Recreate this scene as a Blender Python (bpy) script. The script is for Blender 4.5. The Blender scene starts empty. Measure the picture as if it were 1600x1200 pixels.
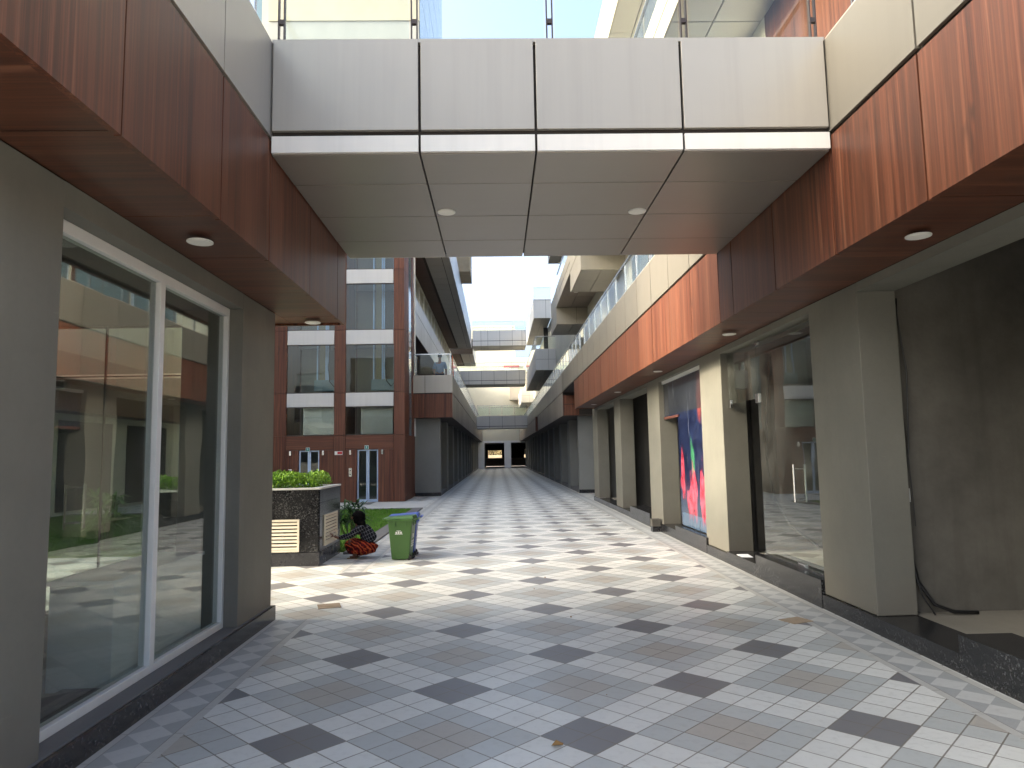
import bpy, math, random
from mathutils import Vector, Matrix, Quaternion
random.seed(7)
S = bpy.context.scene
C = S.collection
R = math.radians
PI = math.pi

# ------------------------------------------------------------------ camera
cam_d = bpy.data.cameras.new('camera')
cam = bpy.data.objects.new('camera', cam_d)
C.objects.link(cam)
RT = Vector((0.99963, -0.02034, -0.01789)); UP = Vector((0.01577, -0.09975, 0.99489)); FW = Vector((0.02202, 0.99481, 0.09939))
m3 = Matrix((RT, UP, -FW)).transposed()
cam.matrix_world = Matrix.Translation((0, 0, 1.61)) @ m3.to_4x4()
cam_d.sensor_width = 36
cam_d.lens = 36 * 1100 / 1600
cam_d.clip_end = 1500
cam_d.clip_start = 0.05
S.camera = cam

# ------------------------------------------------------------------ light
SUN_EL, SUN_SLOPE = R(20), 0.10
to_sun = Vector((-math.cos(SUN_EL), -SUN_SLOPE * math.cos(SUN_EL), math.sin(SUN_EL))).normalized()
W = bpy.data.worlds.new('World'); S.world = W; W.use_nodes = True
wn = W.node_tree; wn.nodes.clear()
sky = wn.nodes.new('ShaderNodeTexSky'); sky.sky_type = 'NISHITA'; sky.sun_disc = False
sky.sun_elevation = SUN_EL
sky.sun_rotation = math.atan2(to_sun.x, to_sun.y)
sky.air_density = 0.5; sky.dust_density = 10; sky.ozone_density = 1.0
bg = wn.nodes.new('ShaderNodeBackground'); bg.inputs[1].default_value = 0.15
wo = wn.nodes.new('ShaderNodeOutputWorld')
tint = wn.nodes.new('ShaderNodeMix'); tint.data_type = 'RGBA'; tint.blend_type = 'MULTIPLY'     # slight green white-balance shift on the sky colour
tint.inputs[0].default_value = 1.0; tint.inputs[7].default_value = (0.985, 1.03, 0.965, 1)
wn.links.new(sky.outputs[0], tint.inputs[6]); wn.links.new(tint.outputs[2], bg.inputs[0]); wn.links.new(bg.outputs[0], wo.inputs[0])
sun_d = bpy.data.lights.new('sun', 'SUN'); sun_d.energy = 0.5; sun_d.angle = R(3); sun_d.color = (1, 0.86, 0.66)
sun = bpy.data.objects.new('sun', sun_d); C.objects.link(sun)
sun.rotation_euler = (-to_sun).to_track_quat('-Z', 'Y').to_euler()
sun.location = (-40, 0, 40)
S.view_settings.view_transform = 'Standard'; S.view_settings.look = 'None'
S.view_settings.exposure = 3.1; S.view_settings.gamma = 1
try:
    S.cycles.max_bounces = 10; S.cycles.diffuse_bounces = 6; S.cycles.glossy_bounces = 5
    S.cycles.transparent_max_bounces = 20; S.cycles.transmission_bounces = 6
    S.cycles.caustics_reflective = False; S.cycles.caustics_refractive = False
    S.cycles.sample_clamp_indirect = 6
except Exception:
    pass

# ------------------------------------------------------------------ materials
class NT:
    def __init__(s, name):
        s.mat = bpy.data.materials.new(name); s.mat.use_nodes = True
        s.t = s.mat.node_tree; s.t.nodes.clear()
        s.out = s.t.nodes.new('ShaderNodeOutputMaterial')
    def n(s, typ, **kw):
        x = s.t.nodes.new(typ)
        for k, v in kw.items(): setattr(x, k, v)
        return x
    def put(s, sock, v):
        if hasattr(v, 'links'): s.t.links.new(v, sock)
        elif v is not None:
            if sock.type == 'RGBA' and len(v) == 3: v = (*v, 1)
            sock.default_value = v
    def m(s, op, a, b=None, c=None):
        x = s.n('ShaderNodeMath', operation=op)
        for i, v in enumerate((a, b, c)):
            if v is not None: s.put(x.inputs[i], v)
        return x.outputs[0]
    def mix(s, f, a, b, mode='MIX'):
        x = s.n('ShaderNodeMix', data_type='RGBA', blend_type=mode)
        s.put(x.inputs[0], f); s.put(x.inputs[6], a); s.put(x.inputs[7], b)
        return x.outputs[2]
    def pos(s):
        return s.n('ShaderNodeNewGeometry').outputs['Position']
    def obj(s):
        return s.n('ShaderNodeTexCoord').outputs['Object']
    def scale(s, v, sc):
        x = s.n('ShaderNodeMapping'); s.put(x.inputs[0], v); x.inputs['Scale'].default_value = sc
        return x.outputs[0]
    def noise(s, v, scale, detail=4, rough=.55, dist=0):
        x = s.n('ShaderNodeTexNoise'); s.put(x.inputs['Vector'], v); x.inputs['Scale'].default_value = scale
        x.inputs['Detail'].default_value = detail; x.inputs['Roughness'].default_value = rough
        x.inputs['Distortion'].default_value = dist
        return x.outputs[0]
    def ramp(s, f, stops):
        x = s.n('ShaderNodeValToRGB'); s.put(x.inputs[0], f)
        e = x.color_ramp.elements
        while len(e) < len(stops): e.new(.5)
        for i, (p, c) in enumerate(stops):
            e[i].position = p
            e[i].color = (*c, 1) if hasattr(c, '__len__') else (c, c, c, 1)
        return x.outputs[0]
    def bump(s, h, st, d=.01):
        x = s.n('ShaderNodeBump'); s.put(x.inputs['Height'], h); x.inputs['Strength'].default_value = st
        x.inputs['Distance'].default_value = d
        return x.outputs[0]
    def bsdf(s, col, rough=.5, metal=0, spec=.5, nrm=None, **kw):
        b = s.n('ShaderNodeBsdfPrincipled')
        s.put(b.inputs['Base Color'], col); s.put(b.inputs['Roughness'], rough); s.put(b.inputs['Metallic'], metal)
        s.put(b.inputs['Specular IOR Level'], spec)
        if nrm is not None: s.put(b.inputs['Normal'], nrm)
        for k, v in kw.items(): s.put(b.inputs[k], v)
        s.t.links.new(b.outputs[0], s.out.inputs[0])
        return s.mat

def wall_mat(name, col, var=.14, rough=.75, bump=.12, spec=.3, stain=.0, foot=0):
    k = NT(name); p = k.pos()
    big = k.noise(p, .9, 5, .6); fine = k.noise(p, 28, 4, .6)
    c = k.mix(k.ramp(big, [(.3, 0.0), (.72, 1.0)]), [x * (1 - var) for x in col], [min(1, x * (1 + var)) for x in col])
    c = k.mix(k.m('MULTIPLY', k.ramp(fine, [(.42, 0.0), (.75, 1.0)]), .12), c, [x * .6 for x in col])
    if foot:
        sz = k.n('ShaderNodeSeparateXYZ'); k.put(sz.inputs[0], p)
        ft = k.ramp(k.m('ADD', sz.outputs[2], k.m('MULTIPLY', k.noise(p, 6, 5, .7), -.5)), [(.0, 1.0), (.28, 0.0)])
        c = k.mix(k.m('MULTIPLY', ft, foot), c, (.17, .15, .125))
        sc_ = k.noise(k.scale(p, (3, 3, 14)), 1.6, 5, .7)
        c = k.mix(k.m('MULTIPLY', k.ramp(sc_, [(.66, 0.0), (.72, 1.0)]), .22), c, [min(1, x * 1.5) for x in col])
    if stain:
        st = k.noise(k.scale(p, (5, 5, .35)), 1.3, 4, .6)
        c = k.mix(k.m('MULTIPLY', k.ramp(st, [(.5, 0.0), (.75, 1.0)]), stain), c, [x * .55 for x in col])
    return k.bsdf(c, rough, 0, spec, k.bump(fine, bump, .006))

def wood_mat(name, ax, tint=1.0, rough=.38):
    # ax = direction of the grain
    k = NT(name); p = k.pos()
    lo, hi = .42, 22.0
    sc = tuple(lo if i == ax else hi for i in range(3))
    v = k.scale(p, sc)
    g1 = k.noise(v, 1.0, 6, .62, .35)
    sc2 = tuple(.9 if i == ax else 60 for i in range(3))
    g2 = k.noise(k.scale(p, sc2), 1.0, 3, .6, .1)
    sc3 = tuple(.05 if i == ax else 3.2 for i in range(3))
    g3 = k.noise(k.scale(p, sc3), 1.0, 2, .5)
    c = k.ramp(g1, [(.30, (.035 * tint, .010 * tint, .005 * tint)), (.44, (.115 * tint, .030 * tint, .013 * tint)), (.55, (.195 * tint, .058 * tint, .026 * tint)), (.72, (.33 * tint, .14 * tint, .078 * tint))])
    c = k.mix(k.m('MULTIPLY', k.ramp(g2, [(.40, 1.0), (.56, 0.0)]), .55), c, (.04 * tint, .013 * tint, .007 * tint))
    c = k.mix(k.m('MULTIPLY', k.ramp(g3, [(.35, 0.0), (.68, 1.0)]), .38), c, (.25 * tint, .10 * tint, .055 * tint))
    kn = k.noise(k.scale(p, tuple(2.2 if i == ax else 7 for i in range(3))), 1.0, 2, .5)
    c = k.mix(k.m('MULTIPLY', k.ramp(kn, [(.70, 0.0), (.78, 1.0)]), .7), c, (.025, .01, .006))
    isl = k.n('ShaderNodeNewGeometry').outputs['Random Per Island']
    c = k.mix(k.m('MULTIPLY', isl, .30), c, (.05 * tint, .019 * tint, .011 * tint))
    rr = k.m('ADD', rough, k.m('MULTIPLY', g1, .14))
    return k.bsdf(c, rr, 0, .42, k.bump(g2, .08, .002))

def metal_panel(name, col, metal=.35, rough=.36, ax=2, streak=.2):
    k = NT(name); p = k.pos()
    s1 = k.noise(k.scale(p, tuple(.35 if i == ax else 9 for i in range(3))), 1.0, 4, .6)
    s2 = k.noise(p, .7, 4, .55)
    fine = k.noise(k.scale(p, tuple(1.5 if i == ax else 260 for i in range(3))), 1.0, 2, .5)
    isl = k.n('ShaderNodeNewGeometry').outputs['Random Per Island']
    c = k.mix(k.m('MULTIPLY', k.ramp(s1, [(.48, 0.0), (.8, 1.0)]), streak), col, [x * .52 for x in col])
    c = k.mix(k.m('MULTIPLY', k.ramp(s2, [(.35, 0.0), (.7, 1.0)]), .3), c, [x * .86 for x in col])
    c = k.mix(k.m('MULTIPLY', fine, .16), c, [x * .8 for x in col])
    c = k.mix(k.m('MULTIPLY', isl, .16), c, [x * .62 for x in col])
    rr = k.m('ADD', k.m('ADD', rough - .05, k.m('MULTIPLY', isl, .06)), k.m('MULTIPLY', s2, .14))
    return k.bsdf(c, rr, metal, .5)

def plain(name, col, rough=.5, metal=0, spec=.5, var=.08, sc=6):
    k = NT(name); p = k.obj()
    f = k.noise(p, sc, 4, .6)
    c = k.mix(f, [x * (1 - var) for x in col], [min(1, x * (1 + var)) for x in col])
    return k.bsdf(c, rough, metal, spec)

def glass_mat(name, tint=(.86, .93, .91), ior=1.5, rough=.0, dirt=0.0, refl=1.0):
    k = NT(name)
    tr = k.n('ShaderNodeBsdfTransparent'); tr.inputs[0].default_value = (*tint, 1)
    gl = k.n('ShaderNodeBsdfGlossy'); gl.inputs['Roughness'].default_value = rough
    gl.inputs[0].default_value = (refl, refl, refl, 1)
    fr = k.n('ShaderNodeFresnel')
    bf = k.n('ShaderNodeNewGeometry').outputs['Backfacing']      # same reflectance on both faces of a thin pane
    k.put(fr.inputs[0], k.m('ADD', ior, k.m('MULTIPLY', bf, 1 / ior - ior)))
    mx = k.n('ShaderNodeMixShader')
    wob = k.bump(k.noise(k.pos(), 1.1, 2, .5), .05, .03); k.t.links.new(wob, gl.inputs['Normal'])
    k.t.links.new(fr.outputs[0], mx.inputs[0]); k.t.links.new(tr.outputs[0], mx.inputs[1]); k.t.links.new(gl.outputs[0], mx.inputs[2])
    last = mx.outputs[0]
    if dirt:
        df = k.n('ShaderNodeBsdfDiffuse'); df.inputs[0].default_value = (.5, .5, .48, 1)
        d = k.noise(k.pos(), 1.6, 5, .65)
        f = k.m('MULTIPLY', k.ramp(d, [(.4, 0.1), (.75, 1.0)]), dirt)
        m2 = k.n('ShaderNodeMixShader'); k.t.links.new(f, m2.inputs[0]); k.t.links.new(last, m2.inputs[1]); k.t.links.new(df.outputs[0], m2.inputs[2])
        last = m2.outputs[0]
    k.t.links.new(last, k.out.inputs[0])
    return k.mat

def granite_mat(name, base=.012, fleck=.16, rough=.13):
    k = NT(name); p = k.pos()
    vo = k.n('ShaderNodeTexVoronoi'); k.put(vo.inputs['Vector'], p); vo.inputs['Scale'].default_value = 75
    n1 = k.noise(p, 55, 3, .7); n2 = k.noise(p, 3, 4, .6)
    f = k.ramp(k.m('ADD', k.m('MULTIPLY', n1, .75), k.m('MULTIPLY', n2, .25)), [(.55, 0.0), (.66, 1.0)])
    c = k.mix(k.m('MULTIPLY', f, .75), (base, base, base * 1.15), (fleck, fleck, fleck * 1.03))
    dust = k.noise(p, 1.4, 5, .7)
    c = k.mix(k.m('MULTIPLY', k.ramp(dust, [(.5, 0.0), (.85, 1.0)]), .10), c, (.16, .15, .14))
    return k.bsdf(c, k.m('ADD', rough, k.m('MULTIPLY', dust, .16)), 0, .5)

def floor_mat():
    k = NT('diamond_pavers'); p = k.pos()
    sp = k.n('ShaderNodeSeparateXYZ'); k.put(sp.inputs[0], p); x, y = sp.outputs[0], sp.outputs[1]
    T = .83 * math.sqrt(2) / 6; q = 1 / math.sqrt(2)
    u0, v0 = (-.334 + 5.044) * q, (5.044 + .334) * q
    a = k.m('ADD', k.m('DIVIDE', k.m('SUBTRACT', k.m('MULTIPLY', k.m('ADD', x, y), q), u0), T), 1)
    b = k.m('ADD', k.m('DIVIDE', k.m('SUBTRACT', k.m('MULTIPLY', k.m('SUBTRACT', y, x), q), v0), T), 1)
    ia, ib = k.m('FLOOR', a), k.m('FLOOR', b)
    ma, mb = k.m('FLOORED_MODULO', ia, 6), k.m('FLOORED_MODULO', ib, 6)
    A, B = k.m('LESS_THAN', ma, 1.5), k.m('LESS_THAN', mb, 1.5)
    dark = k.m('MULTIPLY', A, B); lane = k.m('MAXIMUM', A, B)
    beige = k.m('MULTIPLY', k.m('COMPARE', ma, 3.5, .6), k.m('COMPARE', mb, 3.5, .6))
    white, grey = (.72, .715, .68), (.49, .505, .495)
    col = k.mix(lane, grey, white)
    col = k.mix(beige, col, (.43, .40, .36))
    col = k.mix(dark, col, (.175, .172, .182))
    wn_ = k.n('ShaderNodeTexWhiteNoise', noise_dimensions='2D')
    cx = k.n('ShaderNodeCombineXYZ'); k.put(cx.inputs[0], ia); k.put(cx.inputs[1], ib); k.put(wn_.inputs['Vector'], cx.outputs[0])
    rnd = wn_.outputs[0]
    col = k.mix(k.m('MULTIPLY', rnd, .12), col, (.25, .255, .25))
    fa, fb = k.m('FRACT', a), k.m('FRACT', b)
    e = k.m('MINIMUM', k.m('MINIMUM', fa, k.m('SUBTRACT', 1, fa)), k.m('MINIMUM', fb, k.m('SUBTRACT', 1, fb)))
    joint = k.m('LESS_THAN', e, .022)
    # the borders along both fronts: two light strips with a run of diamonds between
    right = k.m('GREATER_THAN', x, .5)
    dr, dl = k.m('SUBTRACT', x, 3.055), k.m('SUBTRACT', k.m('MULTIPLY', x, -1), 2.077)
    d = k.m('ADD', k.m('MULTIPLY', right, dr), k.m('MULTIPLY', k.m('SUBTRACT', 1, right), dl))
    ad = k.m('ABSOLUTE', d)
    gap = k.m('MULTIPLY', k.m('SUBTRACT', 1, right), k.m('COMPARE', y, 8.72, 1.42))
    act = k.m('MULTIPLY', k.m('LESS_THAN', ad, .198), k.m('SUBTRACT', 1, gap))
    fy = k.m('ABSOLUTE', k.m('SUBTRACT', k.m('FRACT', k.m('DIVIDE', y, .266)), .5))
    dia = k.m('LESS_THAN', k.m('ADD', ad, k.m('MULTIPLY', fy, .266)), .133)
    bcol = k.mix(dia, (.36, .37, .375), (.54, .54, .53))
    strip = k.m('GREATER_THAN', ad, .137)
    bcol = k.mix(strip, bcol, (.50, .49, .465))
    col = k.mix(act, col, bcol)
    fe = k.m('ABSOLUTE', k.m('SUBTRACT', ad, .137))
    sj = k.m('MULTIPLY', strip, k.m('GREATER_THAN', k.m('ABSOLUTE', k.m('SUBTRACT', k.m('FRACT', k.m('DIVIDE', y, .40)), .5)), .494))
    bj = k.m('MAXIMUM', k.m('LESS_THAN', fe, .0022), sj)
    joint = k.m('ADD', k.m('MULTIPLY', joint, k.m('SUBTRACT', 1, act)), k.m('MULTIPLY', bj, act))
    jv = k.noise(p, 9, 3, .6)
    col = k.mix(k.m('MULTIPLY', joint, k.m('ADD', .55, k.m('MULTIPLY', jv, .6))), col, (.165, .14, .11))
    d1, d2, d3 = k.noise(p, 1.1, 6, .65), k.noise(p, 17, 4, .65), k.noise(p, .28, 3, .5)
    col = k.mix(k.m('MULTIPLY', k.ramp(d1, [(.42, 0.0), (.74, 1.0)]), .14), col, (.30, .27, .23))
    col = k.mix(k.m('MULTIPLY', k.ramp(d2, [(.5, 0.0), (.8, 1.0)]), .22), col, (.22, .21, .195))
    col = k.mix(k.m('MULTIPLY', k.ramp(d3, [(.45, 0.0), (.7, 1.0)]), .14), col, (.30, .27, .23))
    rough = k.m('ADD', .30, k.m('ADD', k.m('MULTIPLY', d1, .22), k.m('MULTIPLY', rnd, .06)))
    h = k.m('SUBTRACT', k.m('MULTIPLY', d2, .25), joint)
    return k.bsdf(col, rough, 0, .5, k.bump(h, .25, .003))

def plaid_mat():
    k = NT('black_plaid_cloth'); p = k.scale(k.obj(), (1, 1, 1)); sp = k.n('ShaderNodeSeparateXYZ'); k.put(sp.inputs[0], p)
    def ln(s, per, w): return k.m('LESS_THAN', k.m('ABSOLUTE', k.m('SUBTRACT', k.m('FRACT', k.m('DIVIDE', s, per)), .5)), w)
    a = ln(k.m('ADD', sp.outputs[0], k.m('MULTIPLY', sp.outputs[2], .45)), .042, .032); b = ln(k.m('SUBTRACT', sp.outputs[2], k.m('MULTIPLY', sp.outputs[0], .45)), .06, .03)
    f = k.m('MAXIMUM', a, b)
    return k.bsdf(k.mix(f, (.010, .010, .016), (.28, .28, .32)), .85, 0, .2)

def skirt_mat():
    k = NT('red_striped_cloth'); p = k.obj()
    w = k.n('ShaderNodeTexWave', wave_type='BANDS', bands_direction='DIAGONAL'); k.put(w.inputs['Vector'], p)
    w.inputs['Scale'].default_value = 7; w.inputs['Distortion'].default_value = 5; w.inputs['Detail'].default_value = 2; w.inputs['Detail Scale'].default_value = 2
    c = k.ramp(w.outputs[1], [(.12, (.05, .005, .005)), (.4, (.22, .010, .008)), (.8, (.34, .022, .012)), (.95, (.45, .11, .03))])
    return k.bsdf(c, .8, 0, .2)

def mural_mat():
    # painted shop glass: dark blue ground, loose red blooms low down, a green splash
    k = NT('painted_shop_glass'); p = k.pos(); sp = k.n('ShaderNodeSeparateXYZ'); k.put(sp.inputs[0], p)
    y, z = sp.outputs[1], sp.outputs[2]
    n1 = k.noise(k.scale(p, (1, 3.2, 1.3)), 1.6, 3, .5, .6); n2 = k.noise(p, 5, 5, .6); n3 = k.noise(k.scale(p, (1, 6, 1.2)), 2.2, 3, .5)
    col = k.mix(k.ramp(n2, [(.35, 0.0), (.7, 1.0)]), (.006, .008, .024), (.018, .028, .078))
    lowbg = k.ramp(k.m('ADD', z, k.m('MULTIPLY', k.m('SUBTRACT', n2, .5), .9)), [(.35, 1.0), (1.0, 0.0)])
    col = k.mix(k.m('MULTIPLY', lowbg, .7), col, (.055, .085, .14))
    wy = k.m('ADD', y, k.m('MULTIPLY', k.m('SUBTRACT', n1, .5), .35)); wz = k.m('ADD', z, k.m('MULTIPLY', k.m('SUBTRACT', n3, .5), .9))
    def petal(cy, cz, ry, rz, soft=.35):
        e = k.m('ADD', k.m('POWER', k.m('ABSOLUTE', k.m('DIVIDE', k.m('SUBTRACT', wy, cy), ry)), 2), k.m('POWER', k.m('ABSOLUTE', k.m('DIVIDE', k.m('SUBTRACT', wz, cz), rz)), 2))
        return k.ramp(e, [(1 - soft, 1.0), (1.0, 0.0)])
    rc = k.mix(k.ramp(n2, [(.35, 0.0), (.68, 1.0)]), (.30, .008, .022), (.62, .13, .19))
    for q in ((12.98, 1.2, .14, .45), (12.3, .88, .24, .52), (11.72, .86, .22, .56), (12.62, .72, .16, .3)):
        col = k.mix(k.m('MULTIPLY', petal(*q), .9), col, rc)
    col = k.mix(k.m('MULTIPLY', petal(12.25, 1.5, .14, .34, .5), .95), col, k.mix(n2, (.01, .09, .05), (.07, .26, .13)))
    col = k.mix(k.m('MULTIPLY', petal(11.75, 2.55, .16, .5, .7), .7), col, (.28, .06, .05))
    fade = k.m('GREATER_THAN', z, 2.33)
    col = k.mix(k.m('MULTIPLY', fade, .8), col, (.03, .034, .04))
    lowf = k.m('MULTIPLY', k.m('LESS_THAN', z, .5), k.m('GREATER_THAN', n1, .45))
    col = k.mix(k.m('MULTIPLY', lowf, .6), col, (.10, .16, .25))
    dr = k.ramp(k.noise(k.scale(p, (1, 30, 1)), 1.2, 4, .6), [(.62, 0.0), (.7, 1.0)])
    col = k.mix(k.m('MULTIPLY', dr, .35), col, (.45, .5, .6))
    return k.bsdf(col, .12, 0, .6)

def hatch_wood(name): return wood_mat(name, 2, .8)

M = {}
M['floor'] = floor_mat()
M['ground'] = wall_mat('dusty_ground', (.22, .20, .17), .2, .95)
M['wood_v'] = wood_mat('walnut_laminate_upright', 2, .72)
M['wood_x'] = wood_mat('walnut_laminate_across', 0, .66)
M['wood_dark'] = wood_mat('dark_walnut_laminate', 2, .42)
M['block_cream'] = wall_mat('block_cream_render', (.36, .345, .275), .05, .8, .05)
M['block_grey'] = wall_mat('block_grey_render', (.30, .31, .30), .05, .8, .05)
M['wood_red'] = wood_mat('red_walnut_cladding', 2, .82, .5)
M['wood_redx'] = wood_mat('red_walnut_lintel', 0, .82, .5)
M['taupe'] = metal_panel('taupe_composite_panel', (.30, .25, .215), .25, .34)
M['silver'] = metal_panel('champagne_composite_panel', (.40, .367, .325), .3, .38)
M['silver_b'] = metal_panel('beige_composite_panel', (.185, .168, .142), .3, .36)
M['silver_soffit'] = metal_panel('grey_beige_soffit_panel', (.46, .43, .39), .15, .4, 0, .06)
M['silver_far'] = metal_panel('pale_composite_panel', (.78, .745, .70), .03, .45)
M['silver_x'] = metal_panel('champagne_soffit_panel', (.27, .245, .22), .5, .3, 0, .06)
M['white_panel'] = metal_panel('white_composite_panel', (.52, .505, .50), .15, .35)
M['cream_panel'] = metal_panel('cream_composite_panel', (.35, .315, .255), .15, .42)
M['gap'] = plain('dark_joint', (.03, .024, .02), .8)
M['gapsoft'] = plain('brown_joint', (.06, .045, .035), .8)
M['grey'] = wall_mat('olive_grey_plaster', (.168, .163, .14), .14, .62, .10, .35, .12, .45)
M['grey2'] = wall_mat('blue_grey_plaster', (.205, .205, .192), .08, .6, .08, .35)
M['concrete'] = wall_mat('bare_dark_concrete', (.115, .107, .094), .4, .85, .35, .25, .35)
M['concfloor'] = wall_mat('dusty_screed_floor', (.24, .22, .185), .16, .9, .2)
M['cream'] = wall_mat('cream_painted_render', (.62, .595, .50), .05, .8, .05)
M['offwhite'] = wall_mat('offwhite_render', (.74, .75, .76), .04, .8, .05)
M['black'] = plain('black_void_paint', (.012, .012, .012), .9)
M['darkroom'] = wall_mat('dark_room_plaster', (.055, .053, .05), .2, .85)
M['granite'] = granite_mat('black_galaxy_granite')
M['granite2'] = granite_mat('grey_black_granite', .03, .14, .2)
M['white_frame'] = plain('white_window_frame', (.72, .72, .70), .35)
M['steel'] = plain('brushed_steel', (.62, .62, .62), .25, 1.0)
M['alu'] = plain('blue_grey_aluminium', (.45, .56, .76), .35, .5)
M['darkmetal'] = plain('dark_bronze_metal', (.06, .045, .04), .4, .4)
M['glass'] = glass_mat('clear_shop_glass', (.75, .79, .775), 1.66, 0, .05)
M['dusty_glass'] = glass_mat('dusty_shop_glass', (.84, .88, .86), 1.6, .01, .07)
M['rail_glass'] = glass_mat('railing_glass', (.94, .975, .965), 1.42, 0, .03)
M['tower_glass'] = glass_mat('lift_tower_glass', (.80, .84, .83), 1.45, 0, .015)
M['facade_glass'] = plain('blue_facade_glass', (.10, .16, .20), .06, .0, .9)
M['sky_glass'] = plain('blue_mirror_glass', (.10, .36, .72), .15, .3, .9)
M['lamp'] = plain('frosted_lamp_lens', (.78, .77, .72), .5)
M['lampring'] = plain('white_lamp_ring', (.7, .7, .68), .4)
M['grass'] = plain('lawn_green', (.085, .20, .025), .8, 0, .2, .4, 3)
M['soil'] = plain('lawn_ground', (.075, .14, .02), .95, 0, .2, .4, 4)
M['leaf_bright'] = plain('hedge_leaf_bright', (.20, .36, .02), .5, 0, .4, .3, 30)
M['leaf_mid'] = plain('hedge_leaf_deep', (.085, .20, .015), .5, 0, .4, .3, 30)
M['leaf_dark'] = plain('palm_leaf', (.014, .048, .010), .6, 0, .2, .35, 12)
M['leaf_palm'] = plain('sunny_palm_leaf', (.14, .24, .06), .4, 0, .5, .35, 12)  # brighter copy of the palm leaf, sunlight put into its green
M['stem'] = plain('green_stem', (.09, .10, .04), .7)
M['kerb'] = wall_mat('grey_stone_kerb', (.15, .145, .145), .1, .7)
M['path'] = wall_mat('pale_stone_path', (.52, .52, .51), .08, .6)
M['louvre'] = plain('cream_louvre', (.68, .62, .50), .5)
M['binGreen'] = plain('green_bin_plastic', (.05, .125, .028), .38, 0, .5, .12, 5)
M['binBlue'] = plain('blue_bin_plastic', (.06, .11, .42), .38, 0, .5, .12, 5)
M['rubber'] = plain('black_rubber', (.015, .015, .015), .7)
M['decal'] = plain('white_print', (.7, .72, .7), .6)
M['skin'] = plain('brown_skin', (.15, .062, .036), .55)
M['hair'] = plain('black_scarf', (.004, .0035, .004), .95, 0, .08)
M['plaid'] = plaid_mat()
M['skirt'] = skirt_mat()
M['shirt'] = plain('faded_blue_cotton', (.12, .19, .30), .85, 0, .2)
M['trouser'] = plain('navy_trousers', (.02, .024, .045), .85, 0, .2)
M['sandal'] = plain('tan_sandal', (.30, .19, .09), .7)
M['orange'] = plain('orange_cloth', (.75, .09, .02), .8)
M['cable'] = plain('black_cable', (.012, .012, .013), .45)
M['whiteplastic'] = plain('white_plastic', (.7, .7, .68), .5)
M['sign_teal'] = plain('teal_sign', (.0, .20, .17), .5)
M['sign_red'] = plain('red_sign', (.50, .03, .03), .5)
M['counter'] = plain('white_counter_laminate', (.87, .90, .88), .3)
M['brownfloor'] = wall_mat('brown_shop_floor', (.11, .085, .07), .2, .35)
M['mural'] = mural_mat()
M['paper'] = plain('white_paper', (.75, .76, .8), .8)
M['dryleaf'] = plain('dry_leaf', (.30, .17, .06), .8)
M['drain'] = wall_mat('worn_tan_cover', (.34, .26, .18), .5, .8, .5)
M['rust'] = plain('rusty_pipe', (.10, .03, .02), .7)
M['yellowwin'] = plain('warm_window_panel', (.34, .28, .15), .3)
M['counterweight'] = plain('counterweight_grey_blue', (.26, .34, .36), .5)
M['sand'] = wall_mat('sunlit_sand', (.45, .36, .25), .2, .95)  # sandy colour; on the roof room it stands in for sunlight
M['bark'] = plain('dry_bark', (.16, .11, .07), .9)
M['leaf_dry'] = plain('dry_tree_leaf', (.24, .19, .10), .8, 0, .2, .3, 5)
M['blind'] = plain('pale_blind', (.55, .58, .56), .6)

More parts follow.
